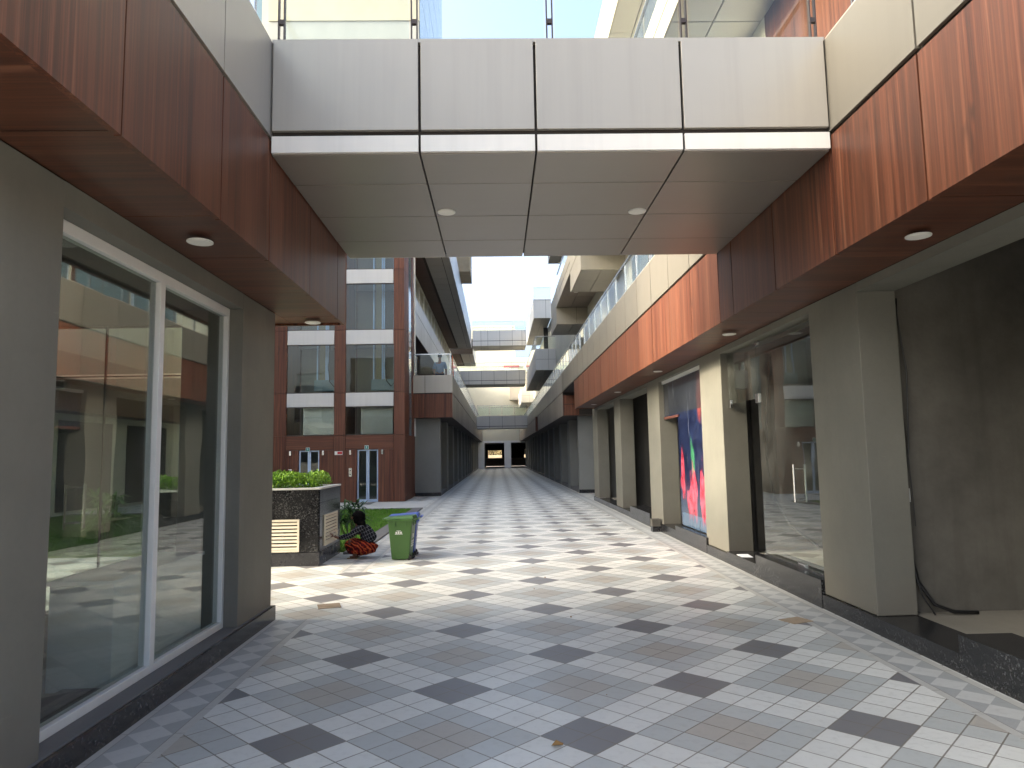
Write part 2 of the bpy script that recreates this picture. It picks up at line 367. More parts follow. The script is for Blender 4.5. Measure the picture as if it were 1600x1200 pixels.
# ------------------------------------------------------------------ mesh helpers
class MB:
    def __init__(s): s.v, s.f = [], []
    def quad(s, *pts):
        n = len(s.v); s.v += [tuple(p) for p in pts]; s.f.append(tuple(range(n, n + len(pts)))); return s
    def box(s, x0, x1, y0, y1, z0, z1):
        x0, x1 = min(x0, x1), max(x0, x1); y0, y1 = min(y0, y1), max(y0, y1); z0, z1 = min(z0, z1), max(z0, z1)
        n = len(s.v)
        s.v += [(x0, y0, z0), (x1, y0, z0), (x1, y1, z0), (x0, y1, z0), (x0, y0, z1), (x1, y0, z1), (x1, y1, z1), (x0, y1, z1)]
        s.f += [tuple(n + i for i in f) for f in ((0, 3, 2, 1), (4, 5, 6, 7), (0, 1, 5, 4), (1, 2, 6, 5), (2, 3, 7, 6), (3, 0, 4, 7))]
        return s
    def hexa(s, bot, top):
        n = len(s.v); s.v += [tuple(p) for p in bot] + [tuple(p) for p in top]
        s.f += [tuple(n + i for i in f) for f in ((0, 3, 2, 1), (4, 5, 6, 7), (0, 1, 5, 4), (1, 2, 6, 5), (2, 3, 7, 6), (3, 0, 4, 7))]
        return s
    def ring_tube(s, pts, rads, n=10, cap=True):
        pts = [Vector(p) for p in pts]
        if not hasattr(rads, '__len__'): rads = [rads] * len(pts)
        rings = []
        ref = Vector((0, 0, 1))
        for i, p in enumerate(pts):
            d = (pts[min(i + 1, len(pts) - 1)] - pts[max(i - 1, 0)]).normalized()
            r = ref if abs(d.dot(ref)) < .95 else Vector((1, 0, 0))
            a = d.cross(r).normalized(); b = d.cross(a).normalized()
            base = len(s.v)
            for k in range(n):
                t = 2 * PI * k / n
                s.v.append(tuple(p + (a * math.cos(t) + b * math.sin(t)) * rads[i]))
            rings.append(base)
        for i in range(len(rings) - 1):
            for k in range(n):
                k2 = (k + 1) % n
                s.f.append((rings[i] + k, rings[i] + k2, rings[i + 1] + k2, rings[i + 1] + k))
        if cap:
            s.f.append(tuple(rings[0] + k for k in range(n))[::-1]); s.f.append(tuple(rings[-1] + k for k in range(n)))
        return s
    def disc(s, c, r, h=.006, n=28, down=True):
        base = len(s.v)
        for dz in (0, -h):
            for k in range(n):
                t = 2 * PI * k / n
                s.v.append((c[0] + r * math.cos(t), c[1] + r * math.sin(t), c[2] + dz))
        s.f.append(tuple(base + k for k in range(n)))
        s.f.append(tuple(base + n + k for k in range(n))[::-1])
        for k in range(n):
            k2 = (k + 1) % n; s.f.append((base + k, base + n + k, base + n + k2, base + k2))
        return s
    def blob(s, c, r, nu=16, nv=10, fn=None):
        base = len(s.v)
        for j in range(nv + 1):
            ph = PI * j / nv
            for i in range(nu):
                th = 2 * PI * i / nu
                d = Vector((math.sin(ph) * math.cos(th), math.sin(ph) * math.sin(th), math.cos(ph)))
                k = fn(d) if fn else 1
                s.v.append((c[0] + d.x * r[0] * k, c[1] + d.y * r[1] * k, c[2] + d.z * r[2] * k))
        for j in range(nv):
            for i in range(nu):
                i2 = (i + 1) % nu
                s.f.append((base + j * nu + i, base + (j + 1) * nu + i, base + (j + 1) * nu + i2, base + j * nu + i2))
        return s

def panels(mb, ax, pos, sgn, A, B, gap=.012, th=.03, warp=.0016):
    """cladding panels on a plane: ax = normal axis, outer face at pos facing sgn, cut at the lines A and B"""
    for i in range(len(A) - 1):
        for j in range(len(B) - 1):
            a0, a1, b0, b1 = A[i] + gap / 2, A[i + 1] - gap / 2, B[j] + gap / 2, B[j + 1] - gap / 2
            if a1 <= a0 or b1 <= b0: continue
            o, inn = [], []
            for (a, b) in ((a0, b0), (a1, b0), (a1, b1), (a0, b1)):
                w = random.uniform(-warp, warp)
                for lst, d in ((o, pos + w), (inn, pos - sgn * th)):
                    p = [0, 0, 0]; oth = [k for k in range(3) if k != ax]
                    p[ax] = d; p[oth[0]] = a; p[oth[1]] = b; lst.append(tuple(p))
            mb.hexa(inn, o)
    return mb

def wloc(o):
    v = Vector((0, 0, 0))
    while o is not None: v += o.location; o = o.parent
    return v

def part(name, mb, mat, parent=None, label=None, smooth=False, bevel=0, kind=None, local=False):
    me = bpy.data.meshes.new(name)
    off = Vector((0, 0, 0)) if (parent is None or local) else wloc(parent)
    me.from_pydata([(v[0] - off.x, v[1] - off.y, v[2] - off.z) for v in mb.v], [], mb.f)
    import bmesh
    bm = bmesh.new(); bm.from_mesh(me); bmesh.ops.recalc_face_normals(bm, faces=bm.faces); bm.to_mesh(me); bm.free()
    me.materials.append(M[mat] if isinstance(mat, str) else mat)
    if smooth:
        for p in me.polygons: p.use_smooth = True
    o = bpy.data.objects.new(name, me); C.objects.link(o)
    if parent: o.parent = parent
    if label: o['label'] = label
    if kind: o['kind'] = kind
    if bevel:
        b = o.modifiers.new('bevel', 'BEVEL'); b.width = bevel; b.segments = 2; b.limit_method = 'ANGLE'
    return o

def thing(name, label, cat, loc=(0, 0, 0), group=None):
    o = bpy.data.objects.new(name, None); C.objects.link(o)
    o.location = loc; o['label'] = label; o['category'] = cat; o.empty_display_size = .2
    if group: o['group'] = group
    return o

def mesh_thing(name, mb, mat, label, cat, loc=(0, 0, 0), group=None, **kw):
    o = part(name, mb, mat, None, label, **kw)
    o['category'] = cat
    if group: o['group'] = group
    off = Vector(loc)
    for v in o.data.vertices: v.co -= off
    o.location = off
    return o

def structure(name, mb, mat, **kw):
    return part(name, mb, mat, None, kind='structure', **kw)

def frange(a, b, st):
    out = [a]
    while out[-1] + st < b - .3 * st: out.append(out[-1] + st)
    out.append(b)
    return out

def downlight(parent, x, y, z, r=.085):
    ring = part('downlight', MB().disc((x, y, z), r, .008), 'lampring', parent)
    part('lamp_lens', MB().disc((x, y, z - .0085), r * .86, .003), 'lamp', ring)

def railing(parent, p0, p1, z0, z1, step=1.2, posts=True, postmat='steel'):
    p0, p1 = Vector((*p0, 0)), Vector((*p1, 0)); L = (p1 - p0).length; d = (p1 - p0).normalized(); nrm = Vector((-d.y, d.x, 0))
    n = max(1, round(L / step)); st = L / n; g = MB()
    def slab(mb, a, b, w, za, zb):
        bot = [a - nrm * w, b - nrm * w, b + nrm * w, a + nrm * w]
        mb.hexa([(q.x, q.y, za) for q in bot], [(q.x, q.y, zb) for q in bot])
    for i in range(n):
        slab(g, p0 + d * (i * st + .045), p0 + d * ((i + 1) * st - .045), .005, z0 + .05, z1 - .012)
    gl = part('glass_railing', g, 'rail_glass', parent)
    h = MB(); slab(h, p0, p1, .022, z1 - .006, z1 + .032)
    part('handrail', h, 'steel', gl)
    if posts:
        first = None
        for i in range(n + 1):
            q = p0 + d * min(max(i * st, .03), L - .03)
            if first is None:
                b = MB()
                for sx in (-.022, .022):
                    slab(b, q + d * (sx - .005), q + d * (sx + .005), .018, z0, z1 - .008)
                slab(b, q - d * .016, q + d * .016, .016, z0 + (z1 - z0) * .22, z0 + (z1 - z0) * .27)
                first = part('rail_post', b, postmat, gl); q0 = q
            else:
                c = first.copy(); C.objects.link(c); c.parent = gl; c.location = first.location + (q - q0)

# ------------------------------------------------------------------ setting
structure('ground', MB().quad((-400, -200, -.06), (400, -200, -.06), (400, 700, -.06), (-400, 700, -.06)), 'ground')
structure('pavement', MB().box(-34, 14, -14, 84, -.05, 0), 'floor')
structure('lawn', MB().box(-13.0, -2.62, 12.3, 21.6, -.01, .03), 'soil')
kb = MB().box(-2.60, -2.32, 12.0, 21.95, 0, .035).box(-13, -2.60, 21.65, 21.95, 0, .035)
kb.box(-5.1, -4.35, 24.2, 25.4, 0.001, .006)
structure('kerb', kb, 'kerb')
structure('path', MB().box(-13, -2.32, 21.955, 25.45, -.01, .004).box(-13, -9.2, 8.2, 12.28, -.01, .02), 'path')
g = MB()
for i in range(30000):
    x = random.uniform(-9.5, -2.63); y = 12.32 + 9.25 * random.random() ** 1.2; a = random.uniform(0, PI); h = random.uniform(.025, .06); w = random.uniform(.006, .013)
    dx, dy = math.cos(a) * w, math.sin(a) * w; lx, ly = random.uniform(-.02, .02), random.uniform(-.02, .02)
    g.quad((x - dx, y - dy, .028), (x + dx, y + dy, .028), (x + lx, y + ly, .03 + h))
part('grass', g, 'grass', None, kind='stuff')

# ------------------------------------------------------------------ left shop building (A)
ZS, ZG, ZT = 3.12, 4.05, 4.83            # wood soffit, groove, parapet top
FL, FR = -1.70, 2.63                     # fascia planes
seamL = [ .6, 1.95, 3.13, 4.29, 5.22, 6.38, 7.5, 7.9]
A = thing('shop_building', 'grey plastered shop building with walnut fascia and big white framed window beside the planter', 'building', (-5, 0, 0))
part('pillar', MB().box(-2.85, -2.30, 6.38, 7.30, .02, ZS - .003), 'grey', A, bevel=.006)
part('wall', MB().box(-9.0, -2.30, .62, 1.0, .02, ZS - .003), 'grey', A, bevel=.006)
part('pillar', MB().box(-2.85, -2.30, 1.001, 3.71, .02, ZS - .003), 'grey', A, bevel=.006)
part('lintel', MB().box(-2.849, -2.302, 3.71, 6.38, 2.975, ZS - .003), 'grey', A)
part('sill', MB().box(-2.85, -2.285, 3.71, 6.38, .02, .148).box(-2.301, -2.285, 6.38, 7.3, .13, .148).box(-2.301, -2.285, .62, 3.709, .13, .148), 'kerb', A, bevel=.004)
part('skirting', MB().box(-2.284, -2.258, .62, 7.325, 0, .141).box(-9, -2.2585, 7.3005, 7.326, 0, .141), 'granite', A, bevel=.003)
fr = MB()
WX0, WX1 = -2.50, -2.42
fr.box(WX0, WX1, 3.712, 6.378, .149, .205).box(WX0, WX1, 3.712, 6.378, 2.90, 2.974)
fr.box(WX0, WX1, 3.712, 3.77, .205, 2.90).box(WX0, WX1, 6.335, 6.378, .205, 2.90).box(WX0, WX1, 5.065, 5.135, .205, 2.90)
wd = part('window', fr, 'white_frame', A, bevel=.004)
part('pane', MB().box(-2.466, -2.458, 3.77, 5.065, .205, 2.90), 'glass', wd)
part('pane', MB().box(-2.466, -2.458, 5.135, 6.335, .205, 2.90), 'glass', wd)
# room behind the window
part('room_floor', MB().box(-8.8, -2.51, 1.0, 7.2, .03, .12), 'brownfloor', A)
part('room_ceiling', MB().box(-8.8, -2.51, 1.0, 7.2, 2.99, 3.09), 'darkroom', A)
part('room_wall', MB().box(-8.9, -8.8, 1.0, 7.2, .02, 3.1), 'cream', A)
nf = MB()
for x in (-2.86, -4.0, -5.1, -6.6, -8.0, -8.9): nf.box(x - .007, x + .007, 7.235, 7.265, .12, 3.1)
nf.box(-8.9, -2.86, 7.22, 7.28, .03, .12).box(-8.9, -2.86, 7.238, 7.262, 2.47, 2.48)
ng = part('garden_window', nf, 'darkmetal', A)
part('pane', MB().box(-8.85, -2.9, 7.246, 7.254, .12, 2.45).box(-8.85, -2.9, 7.246, 7.254, 2.5, 3.1), 'glass', ng)
hd = MB()
for x in (-4.30, -4.20):
    hd.ring_tube([(x, 7.16 if x < -4.25 else 7.32, .95), (x, 7.16 if x < -4.25 else 7.32, 1.4)], .013, 8)
hd.box(-4.31, -4.19, 7.15, 7.33, 1.0, 1.012).box(-4.31, -4.19, 7.15, 7.33, 1.35, 1.362)
part('door_handle', hd, 'steel', ng)
part('door_hinge', MB().box(-4.62, -4.4, 7.21, 7.29, 2.36, 2.449), 'darkmetal', ng)
# wood soffit and fascia
part('soffit', panels(MB(), 2, ZS, -1, [-2.30, -1.735], seamL, .006, .03, .0008), 'wood_x', A)
part('soffit', panels(MB(), 2, ZS, -1, [-9.2, -7.6, -6.0, -4.4, -2.8, -2.301], [7.30, 7.898], .006, .03, .0008), 'wood_x', A)
part('fascia', panels(MB(), 0, FL, 1, seamL, [ZS - .03, ZG - .008], .012, .035), 'wood_v', A)
part('end_fascia', panels(MB(), 1, 7.9, 1, [-9.2, -7.6, -6.0, -4.4, -2.9, -1.74], [ZS - .03, ZG - .008], .012, .03), 'wood_v', A)
part('parapet', panels(MB(), 0, FL, 1, seamL, [ZG + .012, ZT], .012, .03), 'silver', A)
part('end_parapet', panels(MB(), 1, 7.9, 1, [-9.2, -7.6, -6.0, -4.4, -2.9, -1.74], [ZG + .012, ZT], .012, .03), 'silver', A)
part('roof_slab', MB().box(-9.17, -1.738, .62, 7.862, ZS + .035, ZT - .02), 'gapsoft', A)
part('coping', MB().box(-1.86, -1.702, .62, 7.895, ZT - .018, ZT + .004), 'silver', A)
for y in (4.71, 7.65, 1.4): downlight(A, -2.0, y, ZS - .0315)
railing(A, (-1.8, .7), (-1.8, 5.1), ZT, 5.46, 1.2)
shade_storey = MB().box(-9.0, -4.6, .7, 7.85, ZT - .015, 7.7)  # storey out of view, added and sized to shade the footbridge
ub = part('upper_wall', shade_storey, 'cream', A)
for y in (1.5, 4.5):
    w = part('upper_window', MB().box(-4.599, -4.57, y, y + 1.8, 5.2, 7.0), 'white_frame', A)
    part('pane', MB().box(-4.569, -4.56, y + .06, y + 1.74, 5.26, 6.94), 'facade_glass', w)

# counter seen through the window
ct = thing('shop_counter', 'white box counter standing inside the shop against the white framed window', 'counter', (-2.75, 5.3, .12))
part('body', MB().box(-2.96, -2.54, 4.80, 6.2, .121, .80), 'counter', ct, bevel=.006)
part('top', MB().box(-2.98, -2.53, 4.785, 6.22, .801, .83), 'counter', ct, bevel=.004)

# ------------------------------------------------------------------ near footbridge
def footbridge(label, x0, x1, y0, y1, zb, zg, zt, xs, ys, rail_top, lights=(), cat='bridge', group=None, detail=True, mat='silver'):
    t = thing('footbridge', label, cat, ((x0 + x1) / 2, (y0 + y1) / 2, zb), group)
    part('deck', MB().box(x0 + .002, x1 - .002, y0 + .04, y1 - .04, zb + .034, zt - .03), 'gap', t)
    for (yy, sg, nm) in ((y0, -1, 'parapet'), (y1, 1, 'parapet')):
        part(nm, panels(MB(), 1, yy, sg, xs, [zg + .014, zt], .02, .035), mat, t, bevel=.003 if detail else 0)
        part('edge_trim', panels(MB(), 1, yy + sg * .004, sg, xs, [zb - .002, zg - .012], .02, .035), 'silver_far', t)
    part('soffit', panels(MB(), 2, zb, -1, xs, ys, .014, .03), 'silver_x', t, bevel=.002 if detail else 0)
    part('coping', MB().box(x0, x1, y0 + .002, y0 + .16, zt - .026, zt + .003), mat, t)
    part('coping', MB().box(x0, x1, y1 - .16, y1 - .002, zt - .026, zt + .003), mat, t)
    for (x, y) in lights: downlight(t, x, y, zb - .001)
    railing(t, (x0 + .02, y0 + .08), (x1 - .02, y0 + .08), zt + .004, rail_top, 1.2, True, 'darkmetal')
    railing(t, (x0 + .02, y1 - .08), (x1 - .02, y1 - .08), zt + .004, rail_top, 1.2, detail, 'darkmetal')
    return t
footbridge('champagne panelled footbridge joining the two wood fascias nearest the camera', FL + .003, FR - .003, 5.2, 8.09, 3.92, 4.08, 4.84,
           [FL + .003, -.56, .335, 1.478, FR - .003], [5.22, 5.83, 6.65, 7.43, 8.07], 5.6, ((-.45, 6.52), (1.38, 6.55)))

# ------------------------------------------------------------------ right shop building (B)
B = thing('shop_building', 'long grey shop building with walnut fascia and a painted shop window between open shopfronts', 'building', (6, 8, 0))
seamR = [.5, 1.7, 2.9, 4.08, 5.25, 6.42, 7.6, 8.07, 9.27, 10.43, 11.63, 12.82, 14.02, 15.2, 16.4, 17.6, 18.8, 20.0, 21.2, 22.45, 23.72]
part('fascia', panels(MB(), 0, FR, -1, seamR, [ZS - .03, ZG - .01], .016, .035), 'wood_v', B)
part('end_fascia', panels(MB(), 1, 23.72, 1, [FR + .04, 3.6], [ZS - .03, ZG - .01], .01, .03), 'wood_v', B)
part('soffit', panels(MB(), 2, ZS, -1, [FR + .036, 3.30], seamR, .006, .03, .0008), 'wood_x', B)
seamP = seamR[:-1] + frange(23.72, 28.2, 1.2)
part('parapet', panels(MB(), 0, FR, -1, seamP, [ZG + .014, ZT], .02, .03), 'silver_b', B)
part('floor_slab', MB().box(FR + .037, 3.7, .52, 23.68, ZS + .035, ZT - .03).box(3.7, 9.6, .52, 23.68, 3.95, ZT - .03).box(FR + .037, 9.6, 23.68, 28.2, ZG, ZT - .03), 'gap', B)
part('coping', MB().box(FR + .003, FR + .16, .52, 28.2, ZT - .018, ZT + .004), 'silver', B)
for y in (4.76, 8.82, 12.85, 17.2, 21.5, 1.0): downlight(B, 2.98, y, ZS - .0315)
railing(B, (FR + .08, 8.5), (FR + .08, 28.2), ZT + .004, 5.5, 1.18)
railing(B, (FR + .08, .6), (FR + .08, 4.9), ZT + .004, 5.5, 1.18)
PX = 3.30
pill = [(6.26, 7.25), (10.23, 11.30), (14.24, 15.33), (18.8, 19.78), (23.15, 24.25)]
for (y0, y1) in pill:
    part('pillar', MB().box(PX, 3.66, y0, y1, .145, ZS - .003), 'grey', B, bevel=.006)
part('wall', MB().box(PX, 3.66, .52, 2.4, .02, ZS - .003), 'grey', B)
ll = MB()
prev = 2.4
for (y0, y1) in pill:
    ll.box(PX + .002, 3.658, prev, y0, 3.035, ZS - .003); prev = y1
part('lintel', ll, 'grey', B)
for (y0, y1) in ((6.2625, 7.2495), (10.2305, 11.2095), (14.2405, 15.3295), (18.8005, 19.7795), (23.1505, 24.26)):
    part('skirting', MB().box(3.268, PX + .002, y0, y1, 0, .142), 'granite', B, bevel=.003)
for (x0, y0, y1, zt) in ((3.266, 5.12, 6.262, .143), (3.266, 2.4, 5.1195, .275), (3.262, 7.25, 9.08, .285), (3.266, 9.0805, 10.23, .17), (3.264, 11.21, 13.15, .25), (3.268, 13.1505, 14.24, .17), (3.262, 15.33, 17.6, .29), (3.268, 17.6005, 18.8, .142), (3.268, 19.78, 23.15, .142)):
    part('granite_step', MB().box(x0, 3.66, y0, y1, 0, zt), 'granite', B, bevel=.003)
# rooms: floors, partitions, ceilings
part('room_floor', MB().box(3.661, 9.5, 2.4, 24.2, .02, .136), 'concfloor', B)
part('room_ceiling', MB().box(3.661, 9.5, 2.4, 24.2, 3.90, 3.94), 'concrete', B)
part('back_wall', MB().box(9.5, 9.6, .52, 24.25, 0, 3.949), 'concrete', B)
for (y0, y1, mt) in ((6.40, 6.6, 'concrete'), (10.5, 10.7, 'concrete'), (14.6, 14.8, 'concrete'), (19.0, 19.2, 'darkroom'), (23.45, 23.65, 'grey2'), (2.2, 2.4, 'concrete')):
    part('partition_wall', MB().box(3.662, 9.499, y0, y1, .137, 3.899), mt, B)
# glazed shopfront with an open door
sf = MB().box(3.40, 3.41, 7.26, 9.08, .30, 3.0).box(3.40, 3.41, 9.085, 10.22, 2.28, 3.0)
sg = part('shopfront', sf, 'dusty_glass', B)
for (y0, y1, z0, z1) in ((9.02, 9.13, 2.22, 2.34), (10.12, 10.222, 2.22, 2.34), (9.0, 9.08, 2.96, 3.03), (7.9, 8.08, .30, .335)):
    part('patch_fitting', MB().box(3.385, 3.425, y0, y1, z0, z1), 'steel', sg, bevel=.003)
hh = MB()
for xx in (3.34, 3.47):
    hh.ring_tube([(xx, 7.95, 1.02), (xx, 7.95, 1.44)], .011, 8)
hh.ring_tube([(3.34, 7.95, 1.05), (3.47, 7.95, 1.05)], .008, 6).ring_tube([(3.34, 7.95, 1.39), (3.47, 7.95, 1.39)], .008, 6)
part('door_handle', hh, 'steel', sg)
part('glass_channel', MB().box(3.385, 3.425, 7.255, 9.08, .286, .30), 'steel', sg)
part('plaster_patch', MB().box(3.80, 4.05, 10.42, 10.499, .14, 3.09), 'concrete', B)
# painted shopfront
mf = part('painted_shopfront', MB().box(3.40, 3.41, 11.31, 13.18, .265, 2.97).box(3.40, 3.41, 13.185, 14.235, 2.30, 2.97), 'mural', B, label='shop window painted dark blue with red and green blooms')
part('frame', MB().box(3.37, 3.44, 11.31, 14.235, 2.972, 3.03), 'white_frame', mf)
part('patch_fitting', MB().box(3.385, 3.425, 13.1, 14.23, 2.255, 2.30), 'rust', mf)
part('plaster_patch', MB().box(3.68, 4.25, 14.5, 14.599, .14, 2.2), 'concfloor', B)
# upper storeys of B
UX = 2.56
UW = 3.9
sB2 = [-8] + [-6.5 + 1.5 * i for i in range(21)]
def strip(parent, x, ys, z0, zg, z1, mat, sgn=-1, th=.03):
    part('upper_fascia', panels(MB(), 0, x, sgn, ys, [z0, zg - .01], .014, th), mat, parent)
    part('upper_parapet', panels(MB(), 0, x, sgn, ys, [zg + .01, z1], .014, th), mat, parent)
part('upper_wall', MB().box(UW, 9.6, 5.5, 19.4, ZT - .03, 14.0).box(UW, 9.6, 19.4, 34.2, 8.0, 14.0).box(UW, 9.6, 19.4, 28.0, ZT - .03, 8.0), 'cream', B)
part('wood_wall', panels(MB(), 0, UW - .04, -1, [5.6, 6.8, 8.0, 9.3], [ZT, 6.2, 7.7], .012, .035), 'wood_dark', B)
for i in range(4):
    y = 9.6 + i * 2.45
    wf = part('upper_window', MB().box(UW - .05, UW - .001, y, y + 2.3, 5.0, 7.0), 'wood_v' if i % 3 == 2 else 'alu', B)
    part('pane', MB().box(UW - .06, UW - .051, y + .06, y + 1.12, 5.06, 6.94).box(UW - .06, UW - .051, y + 1.18, y + 2.24, 5.06, 6.94), 'facade_glass', wf)
    if i in (0, 1):
        bl = MB()
        for q in range(14): bl.box(UW - .075, UW - .062, y + .1, y + 1.08, 5.7 + q * .085, 5.75 + q * .085)
        part('window_blind', bl, 'blind', wf)
part('upper_soffit', panels(MB(), 2, 7.75, -1, [UX + .03, 3.2, UW], [5.5, 7, 9.5, 12, 14.5, 17, 19.4, 20.4], .02, .03), 'silver_soffit', B)
part('upper_slab', MB().box(UX + .035, UW, 5.5, 20.4, 7.785, 8.45).box(UX + .035, UW, 23.4, 29.2, 7.785, 8.45), 'gapsoft', B)
strip(B, UX, [5.5, 7, 8.5, 10, 11.5, 13, 14.5, 16, 17.5, 19, 20.4], 7.72, 8.1, 8.5, 'cream_panel')
# projecting box, then a raised stretch
part('bay_soffit', panels(MB(), 2, 7.05, -1, [UX, 3.2, UW + .3], [20.4, 21.9, 23.4], .02, .03), 'silver_soffit', B)
part('bay_box', MB().box(UX + .035, 5.2, 20.435, 23.38, 7.085, 8.45), 'cream_panel', B)
part('bay_front', panels(MB(), 1, 20.4, -1, [UX, 3.9, 5.2], [7.02, 7.71], .014, .03), 'cream_panel', B)
strip(B, UX, [20.4, 21.4, 22.4, 23.4], 7.02, 7.75, 8.5, 'cream_panel')
part('raised_soffit', panels(MB(), 2, 7.75, -1, [UX + .03, 3.2, UW, 5.2], [23.4, 25.3, 27.2, 29.2], .02, .03), M['taupe'], B)
strip(B, UX, [23.4, 24.4, 25.4, 26.4, 27.4, 28.4, 29.2], 7.72, 8.1, 8.5, 'cream_panel')
downlight(B, 3.1, 26.4, 7.749)
railing(B, (UX + .08, 5.5), (UX + .08, 29.2), 8.5, 9.15, 1.5, False)
# third floor
part('top_soffit', panels(MB(), 2, 11.05, -1, [UX + .13, 3.2, UW], [5.5] + [7.5 + 2.5 * i for i in range(11)] + [34.2], .02, .03), 'silver_soffit', B)
part('top_slab', MB().box(UX + .135, UW, 5.5, 34.2, 11.085, 12.2), 'gapsoft', B)
part('top_fascia', panels(MB(), 0, UX + .1, -1, [5.5] + [6 + 1.5 * i for i in range(19)] + [34.2], [11.0, 12.25], .014, .03), 'cream_panel', B)
part('top_end', panels(MB(), 1, 34.22, 1, [UX + .1, UW], [11.0, 12.25], .014, .03), 'cream_panel', B)

# ------------------------------------------------------------------ far right shop building (B2)
D = thing('shop_building', 'far right shop building with grey colonnade, taupe fascia and stepped boxes overhead', 'building', (6, 55, 0))
part('end_wall', MB().box(PX, 9.5, 28.7, 29.0, 0, ZS - .003), 'grey2', D, bevel=.006)
part('end_skirting', MB().box(PX - .02, 4.6, 28.68, 28.699, 0, .14), 'granite', D)
bays = []
y = 29.0
while y < 83:
    bays.append((y + 3.2, min(y + 4.3, 83.9))); y += 4.3
for (a, b) in bays:
    part('pillar', MB().box(PX, 3.9, a, b, 0, ZS - .003), 'grey2', D)
    part('room_partition', MB().box(3.9, 7.0, a + .4, a + .55, 0, ZS - .003), 'darkroom', D)
    part('shop_step', MB().box(PX + .005, 3.9, a - 3.2, a, 0, .14), 'kerb', D)
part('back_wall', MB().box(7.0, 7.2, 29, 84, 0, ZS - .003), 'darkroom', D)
part('soffit', MB().box(FR + .04, 7.0, 28.25, 83.9, ZS, ZS + .03), 'gapsoft', D)
sD = frange(28.2, 83.9, 1.2)
part('fascia', panels(MB(), 0, FR, -1, sD, [ZS - .01, ZG - .01], .022, .03), 'taupe', D)
part('parapet', panels(MB(), 0, FR, -1, sD, [ZG + .014, ZT], .022, .03), 'silver', D)
part('end_fascia', panels(MB(), 1, 28.22, -1, [FR + .04, 3.32], [ZS - .01, 3.58, 3.95], .03, .03), 'wood_red', D, label='red walnut fascia end box')
part('floor_slab', MB().box(FR + .036, 9.6, 28.26, 83.9, ZS + .035, ZT - .02), 'gap', D)
railing(D, (FR + .08, 28.2), (FR + .08, 83.9), ZT + .004, 5.5, 1.2)
part('wood_box', MB().box(FR - .12, FR - .002, 45.5, 46.3, ZS - .05, 4.0), 'wood_red', D)
part('upper_wall', MB().box(UW, 9.6, 28.0, 83.9, ZT - .019, 7.9).box(UW, 9.6, 34.25, 83.9, 7.9, 11.0), 'cream', D)
def upper_box(parent, y0, y1, z0, z1, zg, x=UX + .02, mat='silver_far', xb=5.4):
    part('box_soffit', panels(MB(), 2, z0, -1, [x, 3.3, xb], frange(y0, y1, 1.9), .02, .03), 'silver_soffit', parent)
    part('box_body', MB().box(x + .035, xb, y0 + .04, y1 - .02, z0 + .034, z1 - .03), 'gapsoft', parent)
    part('box_front', panels(MB(), 1, y0, -1, [x, x + .85, xb], [z0 - .02, zg, z1], .016, .03), mat, parent)
    part('box_side', panels(MB(), 0, x, -1, frange(y0, y1, 1.3), [z0 - .02, zg, z1], .016, .03), mat, parent)
upper_box(D, 29.24, 32.1, 7.05, 8.5, 7.75, mat='cream_panel')
upper_box(D, 45.5, 60.9, 7.05, 8.45, 7.75)
railing(D, (UX + .05, 45.56), (5.3, 45.56), 8.46, 9.25, 1.4, True)
railing(D, (UX + .06, 45.6), (UX + .06, 60.9), 8.46, 9.25, 1.4, False)
upper_box(D, 74.0, 83.0, 7.05, 8.5, 7.75)
part('terrace_wall', MB().box(3.6, 9.5, 52, 52.3, 8.45, 11.0), 'darkroom', D)
upper_box(D, 48.4, 60.9, 11.05, 12.4, 12.3, x=2.67, xb=3.9)
railing(D, (2.7, 48.45), (3.9, 48.45), 12.4, 13.2, 1.2, True)

